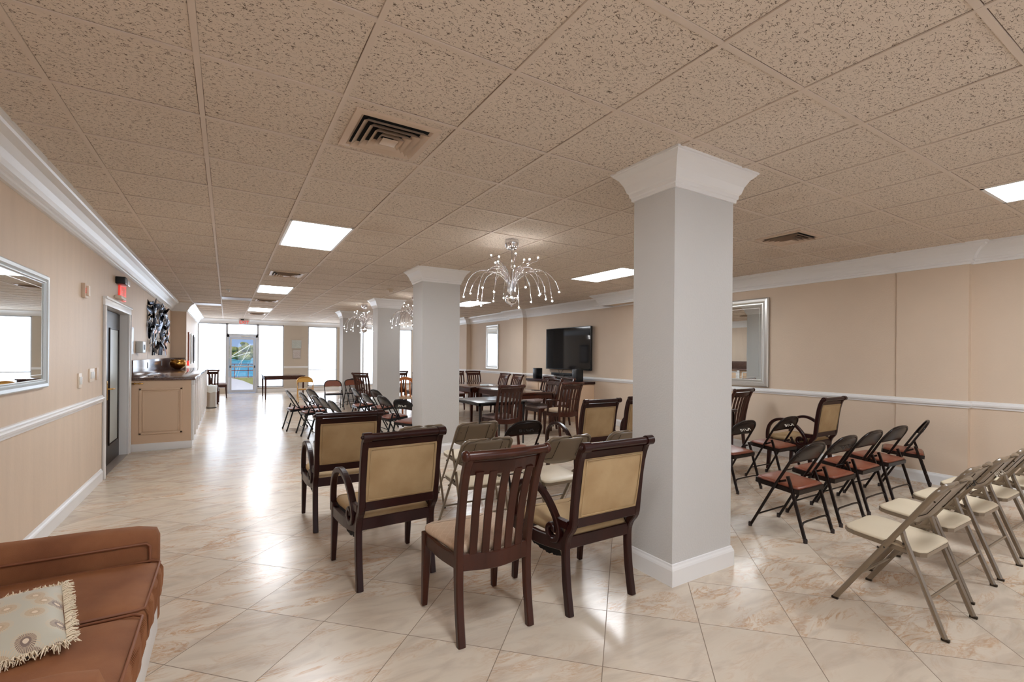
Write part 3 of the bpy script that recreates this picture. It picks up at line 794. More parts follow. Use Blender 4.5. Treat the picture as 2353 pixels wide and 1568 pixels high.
def beige_folding(metal, vinyl):
    t = thing('folding_chair', '', 'folding chair'); hw = .222
    for s in (-1, 1):
        pass
    side = [(.245, .01), (.0, .40), (-.12, .59), (-.205, .725)]
    hoop = [(-hw + .010, -.232, .762), (-hw + .035, -.244, .779), (-hw + .07, -.248, .784), (0, -.248, .785)]
    pts = smooth_path([(-hw, y, z) for y, z in side] + hoop, 4)
    pts = pts + [Vector((-q.x, q.y, q.z)) for q in pts[:-1][::-1]]
    MB().sweep(pts, [(.008 * math.cos(a * PI / 5), .0145 * math.sin(a * PI / 5)) for a in range(10)], side=(1, 0, 0)).build('frame', metal, t)
    for s in (-1, 1):
        lg = MB().bar([(s * .206, -.070, .515), (s * .206, -.085, .46), (s * .210, -.255, .01)], .018, .030, ch=.5).build('leg', metal, t)
        MB().box(s * .210 - .009, s * .210 + .009, -.275, -.240, 0, .014, ch=.003).build('foot_cap', m_hole, lg)
        MB().box(s * hw - .009, s * hw + .009, .228, .262, 0, .014, ch=.003).build('foot_cap', m_hole, t)
        MB().bar(smooth_path([(s * .212, .02, .405), (s * .212, -.02, .437), (s * .212, -.06, .44), (s * .212, -.09, .425)], 3), .005, .018).build('hinge_link', metal, t)
        rv = MB()
        for yy, zz in ((.0, .395), (-.085, .44), (.03, .385)): rv.ball((s * .226, yy, zz), .006, 8, 5)
        rv.build('rivets', m_hole, t)
    for z, y in ((.375, -.117), (.185, -.189)):
        MB().tube([(-.206, y, z), (.206, y, z)], .0075, 8).build('stretcher', metal, t)
    MB().tube([(-.218, .135, .185), (.218, .135, .185)], .007, 8).build('stretcher', metal, t)
    poly = [(-.15, -.165), (.15, -.165), (.185, -.145), (.196, -.10), (.196, .16), (.185, .20), (.15, .225), (-.15, .225), (-.185, .20), (-.196, .16), (-.196, -.10), (-.185, -.145)]
    R = Matrix.Translation((0, 0, .405)) @ Matrix.Rotation(.085, 4, 'X'); n = len(poly)
    MB().prism([(x, y) for x, y in poly], -.012, .010, R).build('seat_pan', metal, t)
    rings = [(.97, .008), (.995, .012), (.99, .020), (.94, .025), (.5, .029)]
    vs = [R @ Vector((x * k, y * k, z)) for k, z in rings for x, y in poly]; fs = [(r * n + a, r * n + (a + 1) % n, (r + 1) * n + (a + 1) % n, (r + 1) * n + a) for r in range(len(rings) - 1) for a in range(n)]
    fs.append(tuple(range((len(rings) - 1) * n, len(rings) * n)))
    MB().add(vs, fs, True).build('seat', vinyl, t)
    b = MB(); rows, cols = 8, 15; vs = []
    for sd in (0, 1):
        for r in range(rows):
            v = r / (rows - 1)
            for c in range(cols):
                u = c / (cols - 1) * 2 - 1
                wd = (hw - .010) * (1 if v < .75 else 1 - .12 * ((v - .75) / .25) ** 2)
                z0 = .585 - .045 * max(0, 1 - abs(u) ** 3)
                z = z0 + (.775 - z0) * v
                y = -.118 - (z - .585) * .64 - .014 * (1 - u * u) - sd * .005
                vs.append((u * wd, y, z))
    N = rows * cols; fs = []
    for sd in (0, 1):
        for r in range(rows - 1):
            for c in range(cols - 1):
                a = sd * N + r * cols + c; fs.append((a, a + 1, a + cols + 1, a + cols))
    for c in range(cols - 1): fs.append((c, c + 1, N + c + 1, N + c)); a = (rows - 1) * cols + c; fs.append((a, a + 1, N + a + 1, N + a))
    for r in range(rows - 1): a = r * cols; fs.append((a, a + cols, N + a + cols, N + a)); a += cols - 1; fs.append((a, a + cols, N + a + cols, N + a))
    bk = b.add(vs, fs, True).build('backrest', metal, t)
    e = MB(); tb = math.atan(.64)
    for s in (-1, 1):
        p = [(s * .195, -.1355, .598), (s * .125, -.1455, .600), (s * .118, -.152, .606), (s * .118, -.2485, .755)]
        e.tube(p, .0022, 5)
        e.ball((s * .175, -.20, .69), .005, 8, 5)
    e.build('panel_seam', m_hole, bk)
    return t
def text_beige(t, m): return lettering('BTCA', .078, m, t, (0, -.1960, .672), (PI / 2 - math.atan(.64), 0, 0), bold=.0012)

def slat_chair(arms=False, seat_m=None, wood=None, name='slat_back_chair'):
    wood = wood or m_mah
    t = thing(name, '', 'dining chair')
    prof = [(-.235, 0), (-.205, .20), (-.195, .38), (-.205, .50), (-.235, .66), (-.268, .80), (-.305, .90), (-.335, .955)]
    for s in (-1, 1):
        path = smooth_path([(s * (.200 + .020 * max(0, z - .38)), y, z) for y, z in prof], 4)
        sc = [(1, 1.0 + .35 * math.exp(-((p.z - .42) / .16) ** 2)) for p in path]
        MB().bar(path, .040, .036, scale=sc).build('leg', wood, t)
        MB().bar([(s * .222, .205, .43), (s * .222, .205, .30), (s * .226, .222, .01)], .046, .046, scale=[1.05, 1, .68]).build('leg', wood, t)
        MB().bar(smooth_path([(s * .205, -.19, .405), (s * .222, 0, .395), (s * .224, .20, .395)], 4), .022, .072, side=(1, 0, 0)).build('apron', wood, t)
    MB().bar([(-.222, .215, .395), (.222, .215, .395)], .072, .022, side=(0, 0, 1)).build('apron', wood, t)
    # bowed rear rail, crest and rolled top with ball ends
    MB().bar(smooth_path([(-.195, -.205, .405), (0, -.228, .395), (.195, -.205, .405)], 5), .085, .024, side=(0, 0, 1)).build('rear_rail', wood, t)
    MB().bar(smooth_path([(-.205, -.295, .895), (0, -.325, .895), (.205, -.295, .895)], 5), .075, .020, side=(0, -.35, 1)).build('crest_rail', wood, t)
    cp = smooth_path([(-.222, -.338, .962), (-.1, -.366, .966), (0, -.372, .966), (.1, -.366, .966), (.222, -.338, .962)], 4)
    k = len(cp)
    MB().tube(cp, .023, 12).ball(cp[0] + Vector((-.008, 0, 0)), .029, 12, 8, (.8, 1, 1)).ball(cp[-1] + Vector((.008, 0, 0)), .029, 12, 8, (.8, 1, 1)).build('top_roll', wood, t)
    for i in range(5):
        u = (i - 2) * .066
        bow = -.022 * (1 - (u / .2) ** 2)
        path = smooth_path([(u, -.205 + bow, .43), (u * 1.0, -.215 + bow, .52), (u * 1.02, -.238 + bow, .66), (u * 1.05, -.268 + bow, .78), (u * 1.08, -.300 + bow, .875)], 4)
        MB().bar(path, .042, .012).build('slat', wood, t)
    poly = [(-.19, -.185), (.19, -.185), (.236, .19), (.225, .235), (-.225, .235), (-.236, .19)]
    cushion(poly, .425, .055, seat_m or m_diam, t)
    if arms:
        for s in (-1, 1):
            a = MB().bar(smooth_path([(s * .215, -.215, .66), (s * .245, -.08, .655), (s * .250, .08, .64), (s * .245, .15, .625)], 4), .045, .022).build('armrest', wood, t)
            MB().bar(smooth_path([(s * .245, .10, .635), (s * .246, .075, .54), (s * .238, .11, .42)], 4), .026, .034).build('arm_support', wood, a)
    return t
def cushion(poly, z0, h, m, t, name='seat', crown=.02):
    n = len(poly); cx = sum(p[0] for p in poly) / n; cy = sum(p[1] for p in poly) / n
    # round the corners
    rp = []
    for i in range(n):
        a, b, c = Vector(poly[i - 1]), Vector(poly[i]), Vector(poly[(i + 1) % n])
        r = .03
        p0 = b + (a - b).normalized() * r; p2 = b + (c - b).normalized() * r
        for k in range(4):
            q = k / 3; rp.append(p0 * (1 - q) ** 2 + b * 2 * q * (1 - q) + p2 * q * q)
    n = len(rp); rings = [(.965, 0), (.99, h * .25), (.995, h * .5), (.97, h * .75), (.90, h * .92), (.75, h), (.5, h + crown * .7), (.2, h + crown)]
    vs = [(cx + (p.x - cx) * k, cy + (p.y - cy) * k, z0 + z) for k, z in rings for p in rp]
    fs = [(r * n + a, r * n + (a + 1) % n, (r + 1) * n + (a + 1) % n, (r + 1) * n + a) for r in range(len(rings) - 1) for a in range(n)]
    fs.append(tuple(range((len(rings) - 1) * n, len(rings) * n))); fs.append(tuple(range(n))[::-1])
    o = MB().add(vs, fs, True).build(name, m, t)
    return o
def armchair():
    t = thing('scroll_armchair', '', 'armchair'); W = m_esp
    prof = [(-.268, 0), (-.238, .18), (-.228, .36), (-.246, .44), (-.288, .50), (-.300, .58), (-.318, .74), (-.340, .86), (-.368, .935), (-.392, .955)]
    for s in (-1, 1):
        path = smooth_path([(s * .238, y, z) for y, z in prof], 4)
        MB().bar(path, .040, .042).build('leg', W, t)
        MB().bar([(s * .268, .235, .42), (s * .268, .238, .30), (s * .270, .262, .01)], .042, .050, scale=[1.05, 1, .72]).build('leg', W, t)
        # side apron, bowed
        MB().bar(smooth_path([(s * .238, -.235, .385), (s * .262, -.02, .36), (s * .272, .235, .36)], 4), .030, .075).build('apron', W, t)
        # scroll arm: rises from the front corner, arches over and curls into a volute at the back post
        pr = [(.262, .36), (.268, .44), (.262, .52), (.235, .59), (.18, .645), (.10, .670), (.02, .660), (-.06, .62), (-.125, .56), (-.175, .49), (-.190, .435), (-.172, .395), (-.130, .385), (-.098, .410), (-.095, .450), (-.120, .472), (-.148, .460), (-.150, .435)]
        x0 = .272
        path = smooth_path([(s * (x0 - .02 * max(0, min(1, (.2 - y) / .4))), y, z) for y, z in pr], 4)
        nn = len(path)
        sc = [(1, 1.0) if i < nn * .6 else (1, 1.0 - .45 * (i - nn * .6) / (nn * .4)) for i in range(nn)]
        a = MB().bar(path, .040, .034, scale=sc).build('armrest', W, t)
        MB().bar([(s * .245, -.262, .50), (s * .25, -.165, .50)], .030, .05).build('arm_joint', W, a)
        MB().ball((s * .252, -.128, .445), .018, 10, 6).build('volute_button', W, a)
    MB().bar([(-.268, .245, .36), (.268, .245, .36)], .075, .026, side=(0, 0, 1)).build('apron', W, t)
    MB().bar([(-.22, -.235, .395), (.22, -.235, .395)], .072, .026, side=(0, 0, 1)).build('rear_rail', W, t)
    MB().bar([(-.22, -.296, .525), (.22, -.296, .525)], .062, .026, side=(0, 0, 1)).build('lower_back_rail', W, t)
    MB().bar([(-.22, -.352, .905), (.22, -.352, .905)], .055, .030, side=(0, -.3, 1)).build('top_back_rail', W, t)
    tr = MB().tube([(-.215, -.392, .955), (.215, -.392, .955)], .021, 12).build('top_roll', W, t)
    for s in (-1, 1): MB().tube([(s * .212, -.392, .955), (s * .262, -.392, .955)], .0275, 14).ball((s * .264, -.392, .955), .012, 8, 5).build('roll_cap', W, tr)
    # upholstered back, both faces slightly crowned
    b = MB(); rows, cols = 9, 9; vs = []
    for sd in (-1, 1):
        for r in range(rows):
            for q in range(cols):
                u, v = q / (cols - 1) * 2 - 1, r / (rows - 1)
                e = (1 - u ** 4) * (1 - (2 * v - 1) ** 4)
                vs.append((u * .222, -.300 - .052 * v + sd * (.012 + .016 * e), .55 + .335 * v))
    N = rows * cols; fs = []
    for sd in (0, 1):
        for r in range(rows - 1):
            for q in range(cols - 1): a = sd * N + r * cols + q; fs.append((a, a + 1, a + cols + 1, a + cols))
    b.add(vs, fs, True); bo = b.build('back_upholstery', m_velv, t)
    pp = MB(); sdv = -1
    loop = [(-.205, .562), (.205, .562), (.205, .876), (-.205, .876), (-.205, .562)]
    pp.tube([(x, -.298 - .052 * ((z - .55) / .335) - .020, z) for x, z in loop], .004, 6)
    pp.build('piping', m_velv, bo)
    poly = [(-.228, -.235), (.228, -.235), (.262, .23), (.25, .268), (-.25, .268), (-.262, .23)]
    st = cushion(poly, .405, .06, m_velv, t)
    MB().tube([(-.215, -.238, .428), (.215, -.238, .428), (.26, .225, .428)], .004, 6).build('piping', m_velv, st)
    # torn dust cover hanging under the seat
    rg = MB(); rnd = random.Random(5); vs = []
    m2 = 26
    for i in range(m2):
        y = -.19 + .36 * i / (m2 - 1); d = .012 + .03 * math.sin(PI * i / (m2 - 1)) + .012 * rnd.random()
        vs += [(-.245, y, .335), (-.240, y, .325 - d)]
    rg.add(vs, [(2 * i, 2 * i + 1, 2 * i + 3, 2 * i + 2) for i in range(m2 - 1)])
    rg.build('dust_cover', m_dark, t)
    return t

# --- armchairs
A = armchair()
A.location = (.925, 3.18, 0); A.rotation_euler = (0, 0, math.radians(2.5)); AG = 'espresso scroll armchairs'
A['label'] = 'espresso armchair with gold velvet back in the foreground, left of the slatted chair'; A['group'] = AG
dup(A, (.865, 4.31, 0), math.radians(-1), 'espresso armchair behind the foreground one, nearest the walkway', AG)
dup(A, (1.87, 2.31, 0), math.radians(0), 'espresso armchair with velvet back touching the near column, right foreground', AG)
dup(A, (3.52, 4.25, 0), math.radians(0), 'espresso armchair facing away before the dining tables, left of the near column', AG)
dup(A, (4.25, 4.32, 0), math.radians(0), 'espresso armchair half hidden behind the left edge of the near column', AG)
dup(A, (6.27, 3.19, 0), math.radians(0), 'espresso armchair with velvet back standing alone below the right wall mirror', AG)
# --- slatted chairs
SC = slat_chair(); SC.location = (1.20, 2.325, 0); SC.rotation_euler = (0, 0, math.radians(-1)); SG = 'mahogany slat back dining chairs'
SC['label'] = 'mahogany slat-back chair with cream diamond seat, nearest the camera'; SC['group'] = SG
m_seatB = m_silkd
SCB = slat_chair(seat_m=m_silkd); SCB['group'] = SG
SCB.location = (3.83, 6.62, 0); SCB['label'] = 'mahogany slat-back chair standing in front of the small black table'
def sc(x, y, deg, label): return dup(SCB, (x, y, 0), math.radians(deg), label, SG)
QA = slat_chair(arms=True, seat_m=m_silk); QA.location = (5.25, 6.86, 0)
QA['label'] = 'mahogany slat-back chair with armrests and cream seat at the big table'; QA['group'] = SG
sc(5.92, 7.95, 90 , 'slat-back chair at the far side of the long table, nearest the television')
sc(5.92, 8.62, 90, 'slat-back chair at the far side of the long table, second from the television')
sc(5.92, 9.95, 90, 'slat-back chair below the small framed mirror, its right-hand one')
sc(5.92, 10.6, 90, 'slat-back chair below the small framed mirror, its left-hand one')
sc(5.15, 11.45, 180, 'slat-back chair at the head of the far table, beside the second column')
sc(5.80, 12.35, 180, 'slat-back chair past the head of the far table, its top just left of the others')
sc(6.35, 12.35, 180, 'slat-back chair past the far table, near the small framed mirror')
sc(5.36, 7.66, 90, 'slat-back chair with mauve seat tucked sideways under the long table corner')
sc(6.55, 4.47, 0, 'slat-back chair visible at the right edge of the near column, by the mirror')
sc(3.14, 12.35, -50, 'slat-back chair leaning into view left of the third column')
sc(4.55, 12.6, 0, 'dark slat-back chair seen between the second and third columns')
sc(4.25, 13.5, 0, 'slat-back chair far behind, its top just left of the third column')
sc(-.42, 15.95, 0, 'slat-back chair beside the end of the counter, nearer of the two')
sc(-.22, 17.9, -90, 'dark side chair past the counter end, nearer the glass door')

# --- brown folding chairs
BF = brown_folding(m_bmet, m_bvin); FG = 'brown folding chairs'
BF.location = (4.065, 2.14, 0); BF['label'] = 'brown folding chair with rust seat, first of the row of five beside the column'; BF['group'] = FG
def bf(x, y, deg, label, txt=None, g=FG):
    o = dup(BF, (x, y, 0), math.radians(deg), label, g)
    if txt: text_brown(o, txt)
    return o
bf(4.70, 2.17, 0, 'brown folding chair, second of the row of five beside the column', m_blk)
bf(5.275, 2.19, 0, 'brown folding chair, middle one of the row of five')
bf(5.88, 2.20, -2, 'brown folding chair, fourth of the row of five')
bf(6.60, 2.22, 19, 'brown folding chair turned away at the wall end of the row of five')
bf(4.83, 3.20, 0, 'brown folding chair lettered BTCA at the right edge of the near column', m_wht)
bf(5.63, 3.16, 0, 'brown folding chair lettered BTCA in front of the lone armchair', m_wht)
bf(2.70, 4.30, 0, 'dark folding chair lettered BTCA among the beige chairs, left of the armrest loop', m_blk)
# far black groups
KF = brown_folding(m_kmet, m_bvin); KG = 'black folding chairs in the far rows'
KF.location = (1.17, 9.83, 0); KF.rotation_euler = (0, 0, math.radians(-86)); KF['label'] = 'black folding chair at the walkway, leftmost of the far rows'; KF['group'] = KG
def kf(x, y, deg, label, txt=None):
    o = dup(KF, (x, y, 0), math.radians(deg), label, KG)
    if txt: text_brown(o, txt)
    return o
kf(1.33, 9.14, -86, 'black folding chair, second from the walkway in the far left row')
kf(1.58, 10.0, -76, 'black folding chair behind the two walkway ones, far left row')
kf(1.43, 8.38, -85, 'black folding chair, third in the far left row')
kf(1.46, 7.84, -84, 'black folding chair, fourth in the far left row')
kf(1.50, 7.30, -84, 'black folding chair, nearest of the far left row, behind the armchair')
kf(2.40, 9.86, -88, 'black folding chair, farthest in the far middle row, before the slatted chair')
kf(2.26, 8.40, -85, 'black folding chair with its back lit blue, second in the far middle row')
kf(2.66, 9.30, -78, 'black folding chair before the third column, higher back in the far middle row')
kf(2.38, 7.78, -80, 'black folding chair with wide rust seat, third in the far middle row')
kf(2.46, 7.09, -65, 'black folding chair lettered BTCA, nearest of the middle row beside the second column', m_wht)
YC = brown_folding(m_yel, m_silk); YC.location = (2.02, 15.2, 0); YC.rotation_euler = (0, 0, PI)
YC['label'] = 'mustard yellow folding chair facing the camera before the far windows'
VC = brown_folding(m_kmet, m_silkd, back_m=m_bvin); VC.location = (2.42, 13.0, 0); VC.rotation_euler = (0, 0, PI); VC['group'] = 'rust back folding chairs facing the camera'
VC['label'] = 'folding chair with rust backrest facing the camera, before the fourth column'
dup(VC, (3.00, 13.25, 0), PI + .3, 'rust-backed folding chair partly behind the leaning slatted chair, in front')
dup(VC, (3.22, 13.75, 0), PI + .3, 'rust-backed folding chair partly behind the leaning slatted chair, in back')

# --- beige folding chairs
NF = beige_folding(m_tmet, m_cvin); NG = 'taupe folding chairs with cream seats'
NF.location = (3.35, 1.14, 0); NF['label'] = 'taupe folding chair with cream seat, foremost in the right corner'; NF['group'] = NG
def nf(x, y, deg, label, txt=None):
    o = dup(NF, (x, y, 0), math.radians(deg), label, NG)
    if txt: text_beige(o, txt)
    return o
nf(3.965, 1.20, 0, 'taupe folding chair, second of the right corner row, dark stencilled letters', m_blk)
nf(4.53, 1.20, 0, 'taupe folding chair, third of the right corner row, white letters BTCA', m_wht)
nf(5.14, 1.22, 0, 'taupe folding chair, fourth of the right corner row')
nf(5.74, 1.22, 0, 'taupe folding chair, last of the right corner row, cut by the photo edge')
nf(1.77, 3.48, 0, 'taupe folding chair directly behind the foreground slatted chair')
nf(2.41, 3.26, 0, 'taupe folding chair with visible cream seat, between slatted chair and right armchair')
nf(3.07, 3.25, 0, 'taupe folding chair mostly hidden, its top edge beside the near column')
nf(2.12, 4.33, 0, 'taupe folding chair with its flat back panel clear, second row behind the slatted chair')
nf(1.55, 4.35, 0, 'taupe folding chair mostly hidden behind the foreground armchair')

# --- honey wood chair beside column 2
t = thing('wooden_side_chair', 'honey-coloured wooden chair with arched top beside the second column', 'chair', (3.72, 10.85, 0), math.radians(-35))
for s in (-1, 1):
    MB().bar([(s * .2, -.20, 0), (s * .2, -.20, .45), (s * .2, -.26, .84)], .04, .04).build('leg', m_orange, t)
    MB().bar([(s * .2, .20, 0), (s * .2, .20, .42)], .04, .04).build('leg', m_orange, t)
MB().bar(smooth_path([(-.2, -.265, .80), (-.12, -.27, .875), (0, -.275, .90), (.12, -.27, .875), (.2, -.265, .80)], 4), .07, .02, side=(0, 0, 1)).build('crest_rail', m_orange, t)
MB().box(-.21, .21, -.22, .21, .41, .46, ch=.01).build('seat', m_silk, t)
for u in (-.1, 0, .1): MB().bar([(u, -.205, .46), (u, -.268, .86)], .03, .012).build('slat', m_orange, t)

# ================================================================= TABLES
def table(name, label, x0, x1, y0, y1, h, wood, top=None, leg=.07, th=.03, apron=.09, taper=.75, inset=.03):
    t = thing(name, label, 'table', ((x0 + x1) / 2, (y0 + y1) / 2, 0))
    a, b = (x1 - x0) / 2, (y1 - y0) / 2
    MB().box(-a, a, -b, b, h - th, h, ch=.006).build('tabletop', top or wood, t)
    i = inset
    f = MB().box(-a + i, a - i, -b + i, -b + i + .022, h - th - apron, h - th).box(-a + i, a - i, b - i - .022, b - i, h - th - apron, h - th)
    f.box(-a + i, -a + i + .022, -b + i, b - i, h - th - apron, h - th).box(a - i - .022, a - i, -b + i, b - i, h - th - apron, h - th)
    f.build('apron', wood, t)
    for sx in (-1, 1):
        for sy in (-1, 1):
            px, py = sx * (a - i - leg / 2), sy * (b - i - leg / 2)
            MB().bar([(px, py, h - th), (px, py, .3), (px, py, 0)], leg, leg, scale=[1, (1 + taper) / 2, taper]).build('leg', wood, t)
    return t
m_mahtop = mat('glossy_mahogany_top', L(70, 34, 24), .12, spec=.6, coat=.6, var=.3, vscale=12, stretch=(1, .15, 1))
table('dining_table', 'long glossy mahogany dining table set before the television', 4.60, 5.42, 7.28, 9.02, .76, m_mah, m_mahtop)
table('dining_table', 'glossy mahogany dining table behind the first, beside the second column', 4.50, 5.62, 9.12, 10.9, .76, m_mah, m_mahtop)
table('card_table', 'small square black card table with thin legs before the mahogany tables', 3.34, 4.24, 6.47, 7.36, .71, m_kmet, m_navy, leg=.028, th=.02, apron=.04)
table('writing_desk', 'narrow dark wood desk in front of the far windows', .99, 2.20, 16.6, 18.1, .755, m_mah, m_mahtop, leg=.06, apron=.10, taper=.5)
table('side_table', 'dark table end just visible at the right edge of the near column', 5.0, 5.76, 3.72, 4.15, .76, m_esp, m_esp, leg=.06, apron=.25)
pb = MB()
for k in range(4):
    pb.prism([(math.cos(a) * .1 * (1 - k * .12), math.sin(a) * .14 * (1 - k * .12)) for a in [q * PI / 5 for q in range(10)]], .002 + k * .006, .006 + k * .006, Matrix.Rotation(k * .3, 4, 'Z'))
o = pb.build('plastic_bag', m_bag); o.location = (5.05, 9.5, .76); tag(o, 'crumpled clear plastic on the mahogany table by the two wall chairs', 'plastic bag')

# ================================================================= COUNTER
CY0, CY1, CX = 8.66, 14.37, -.46
t = thing('counter', 'beige panelled reception counter with brown granite top along the left wall', 'counter', (XL, CY0, 0))
ox, oy = XL, CY0
def loc(mb):
    mb.v = [(x - ox, y - oy, z) for x, y, z in mb.v]; return mb
loc(MB().box(XL + .022, CX, CY0, CY1, 0, 1.035)).build('body', m_cabp, t)
pn = MB()
def ring_frame(mb, x0, x1, z0, z1, y, w=.03, d=.014):
    for a, b, c, e in ((x0, x1, z0, z0 + w), (x0, x1, z1 - w, z1), (x0, x0 + w, z0, z1), (x1 - w, x1, z0, z1)): mb.box(a, b, y - d, y, c, e, ch=.005)
ring_frame(pn, XL + .11, CX - .11, .24, .92, CY0); ring_frame(pn, XL + .15, CX - .15, .28, .88, CY0, .012, .008)
ep = loc(pn).build('raised_panel', m_cabp, t)
loc(MB().box(XL + .022, CX + .012, CY0 - .016, CY0, 0, .11, ch=.003).box(CX, CX + .016, CY0, CY1, 0, .11, ch=.003)).build('base_moulding', m_trim, t)
loc(MB().box(XL + .02, XL + .16, CY0 - .02, CY0 - .008, .985, 1.0, ch=.003).ball((XL + .06, CY0 - .018, .992), .014, 8, 5).ball((XL + .12, CY0 - .018, .992), .014, 8, 5)).build('latch', m_brass, t)
loc(MB().box(XL + .022, CX + .05, CY0 - .03, CY1, 1.035, 1.075, ch=.008)).build('countertop', m_gran, t)
loc(MB().box(XL + .022, XL + .042, CY0 - .02, YP - .022, 1.075, 1.33, ch=.002).box(XL + .022, XL2 - .02, YP - .042, YP - .022, 1.075, 1.33, ch=.002)).build('backsplash', m_gran, t)
for i in range(10):
    yy = CY0 + .10 + i * .60
    fr = MB()
    z0, z1 = .14, .99; y0, y1 = yy, yy + .42
    if y1 > CY1: break
    x = CX
    for a, b, c, e in ((y0, y1, z0, z0 + .03), (y0, y1, z1 - .03, z1), (y0, y0 + .03, z0, z1), (y1 - .03, y1, z0, z1)): fr.box(x, x + .014, a, b, c, e, ch=.004)
    loc(fr).build('front_panel', m_trim, t)
for i in range(10):
    yy = CY0 + .0 + i * .60
    if yy > CY1 - .1: break
    loc(MB().box(CX, CX + .035, yy, yy + .075, .11, 1.03, ch=.004).box(CX, CX + .042, yy - .005, yy + .08, .96, 1.034, ch=.004)).build('pilaster', m_trim, t)
bw = MB().lathe([(0, .0), (.05, .0), (.11, .03), (.155, .08), (.165, .13), (.15, .18), (.13, .20), (.145, .215), (.138, .215), (.122, .20), (.14, .17), (.15, .12), (.10, .03), (0, .015)], 28)
bw.v = [(x, y, z + (.014 * math.sin(7 * math.atan2(y, x)) if z > .19 else 0)) for x, y, z in bw.v]
o = bw.build('bowl', m_gold); o.location = (-.96, 13.2, 1.075); tag(o, 'hammered gold bowl with wavy rim on the granite counter', 'bowl')
oc = MB().box(XL + .042, XL + .048, 10.05, 10.12, 1.18, 1.28, ch=.002); tag(oc.build('wall_outlet', m_blkp), 'dark outlet plate on the granite backsplash, nearer the door', 'outlet')
oc = MB().box(XL + .042, XL + .048, 12.05, 12.12, 1.18, 1.28, ch=.002); tag(oc.build('wall_outlet', m_blkp), 'dark outlet plate on the granite backsplash, nearer the bowl', 'outlet')

# ================================================================= LEFT WALL THINGS
def wall_mirror(name, label, x, y0, y1, z0, z1, sgn, fm, fw_=.085, d=.035, gm=m_mir):
    """frame hangs on a wall at x, facing sgn*X"""
    t = thing(name, label, 'mirror', (x, (y0 + y1) / 2, z0))
    cy = (y0 + y1) / 2; a = (y1 - y0) / 2; h = z1 - z0
    prof = [(0, 0), (0, .7 * d), (.15 * fw_, d), (.45 * fw_, d * .95), (.62 * fw_, d * .55), (.70 * fw_, d * .75), (.8 * fw_, d * .75), (.86 * fw_, d * .45), (fw_, d * .35), (fw_, 0)]
    vs = []; k = len(prof)
    for (sy, sz) in ((-1, 0), (1, 0), (1, 1), (-1, 1)):
        for p, q in prof:
            vs.append((sgn * q, sy * (a - p), (p if sz == 0 else h - p)))
    fs = [(i * k + j, ((i + 1) % 4) * k + j, ((i + 1) % 4) * k + j + 1, i * k + j + 1) for i in range(4) for j in range(k - 1)]
    MB().add(vs, fs).build('frame', fm, t)
    q = sgn * d * .4
    MB().box(min(q, q - sgn * .004), max(q, q - sgn * .004), -a + fw_ * .95, a - fw_ * .95, fw_ * .95, h - fw_ * .95).build('mirror_pane', gm, t)
    f2 = fw_ + .03
    bv = MB()
    for yy in (-a + f2, a - f2): bv.box(min(q, q + sgn * .0012), max(q, q + sgn * .0012), yy - .0015, yy + .0015, f2, h - f2)
    for zz in (f2, h - f2): bv.box(min(q, q + sgn * .0012), max(q, q + sgn * .0012), -a + f2, a - f2, zz - .0015, zz + .0015)
    bv.build('bevel_line', m_sil, t)
    return t
wall_mirror('wall_mirror', 'large mirror in pale silver frame on the left wall above the chair rail', XL, 3.55, 4.93, 1.17, 2.02, 1, m_silp, .07)
wall_mirror('wall_mirror', 'large silver framed mirror on the right wall beside the near column', 7.0, 4.02, 5.35, 1.0, 2.36, -1, m_sil, .12, .04)
wall_mirror('wall_mirror', 'narrow silver framed mirror on the right wall far left of the television', 7.0, 12.25, 13.03, 1.04, 2.40, -1, m_sil, .11, .035)
def plate(name, label, cat, y, z, w_, h, m=m_ivory, d=.012):
    t = thing(name, label, cat, (XL, y, z))
    MB().box(0, d, -w_ / 2, w_ / 2, -h / 2, h / 2, ch=.003).build('cover_plate', m, t)
    return t
p = plate('light_switch', 'ivory double switch plate on the left wall, nearer the mirror', 'light switch', 5.94, 1.17, .10, .14)
for s in (-1, 1): MB().box(.012, .02, s * .022 - .012, s * .022 + .012, -.035, .035, ch=.002).build('rocker', m_trim, p)
p = plate('light_switch', 'wide ivory triple switch plate nearest the dark door', 'light switch', 6.40, 1.205, .19, .14)
for s in (-1, 0, 1): MB().box(.012, .02, s * .05 - .014, s * .05 + .014, -.035, .035, ch=.002).build('rocker', m_trim, p)
p = plate('light_switch', 'small bronze switch plate touching the door casing', 'light switch', 6.64, 1.21, .07, .13, m_vent)
p = plate('fire_alarm_horn', 'square beige alarm horn on the left wall, left of the exit sign', 'fire alarm', 6.05, 2.04, .11, .14, m_vent, .03)
MB().box(.03, .05, -.01, .045, -.05, .05, ch=.004).build('strobe_lens', m_ivory, p)
lettering('FIRE', .028, m_red, p, (.0312, -.03, 0), (PI / 2, PI / 2, PI / 2), ext=.0006)
o = tag(MB().box(XL, XL + .015, 8.70, 8.88, 1.42, 1.82, ch=.003).build('framed_notice', m_silp), 'small white framed notice beside the dark door', 'framed notice')
t = thing('wall_dispenser', 'silver dispenser box on the left wall above the counter', 'dispenser', (XL, 9.3, 1.44))
MB().box(0, .09, -.14, .14, 0, .18, ch=.01).build('housing', m_silp, t); MB().box(.09, .098, -.05, .05, .05, .13, ch=.003).build('window', m_blkp, t)
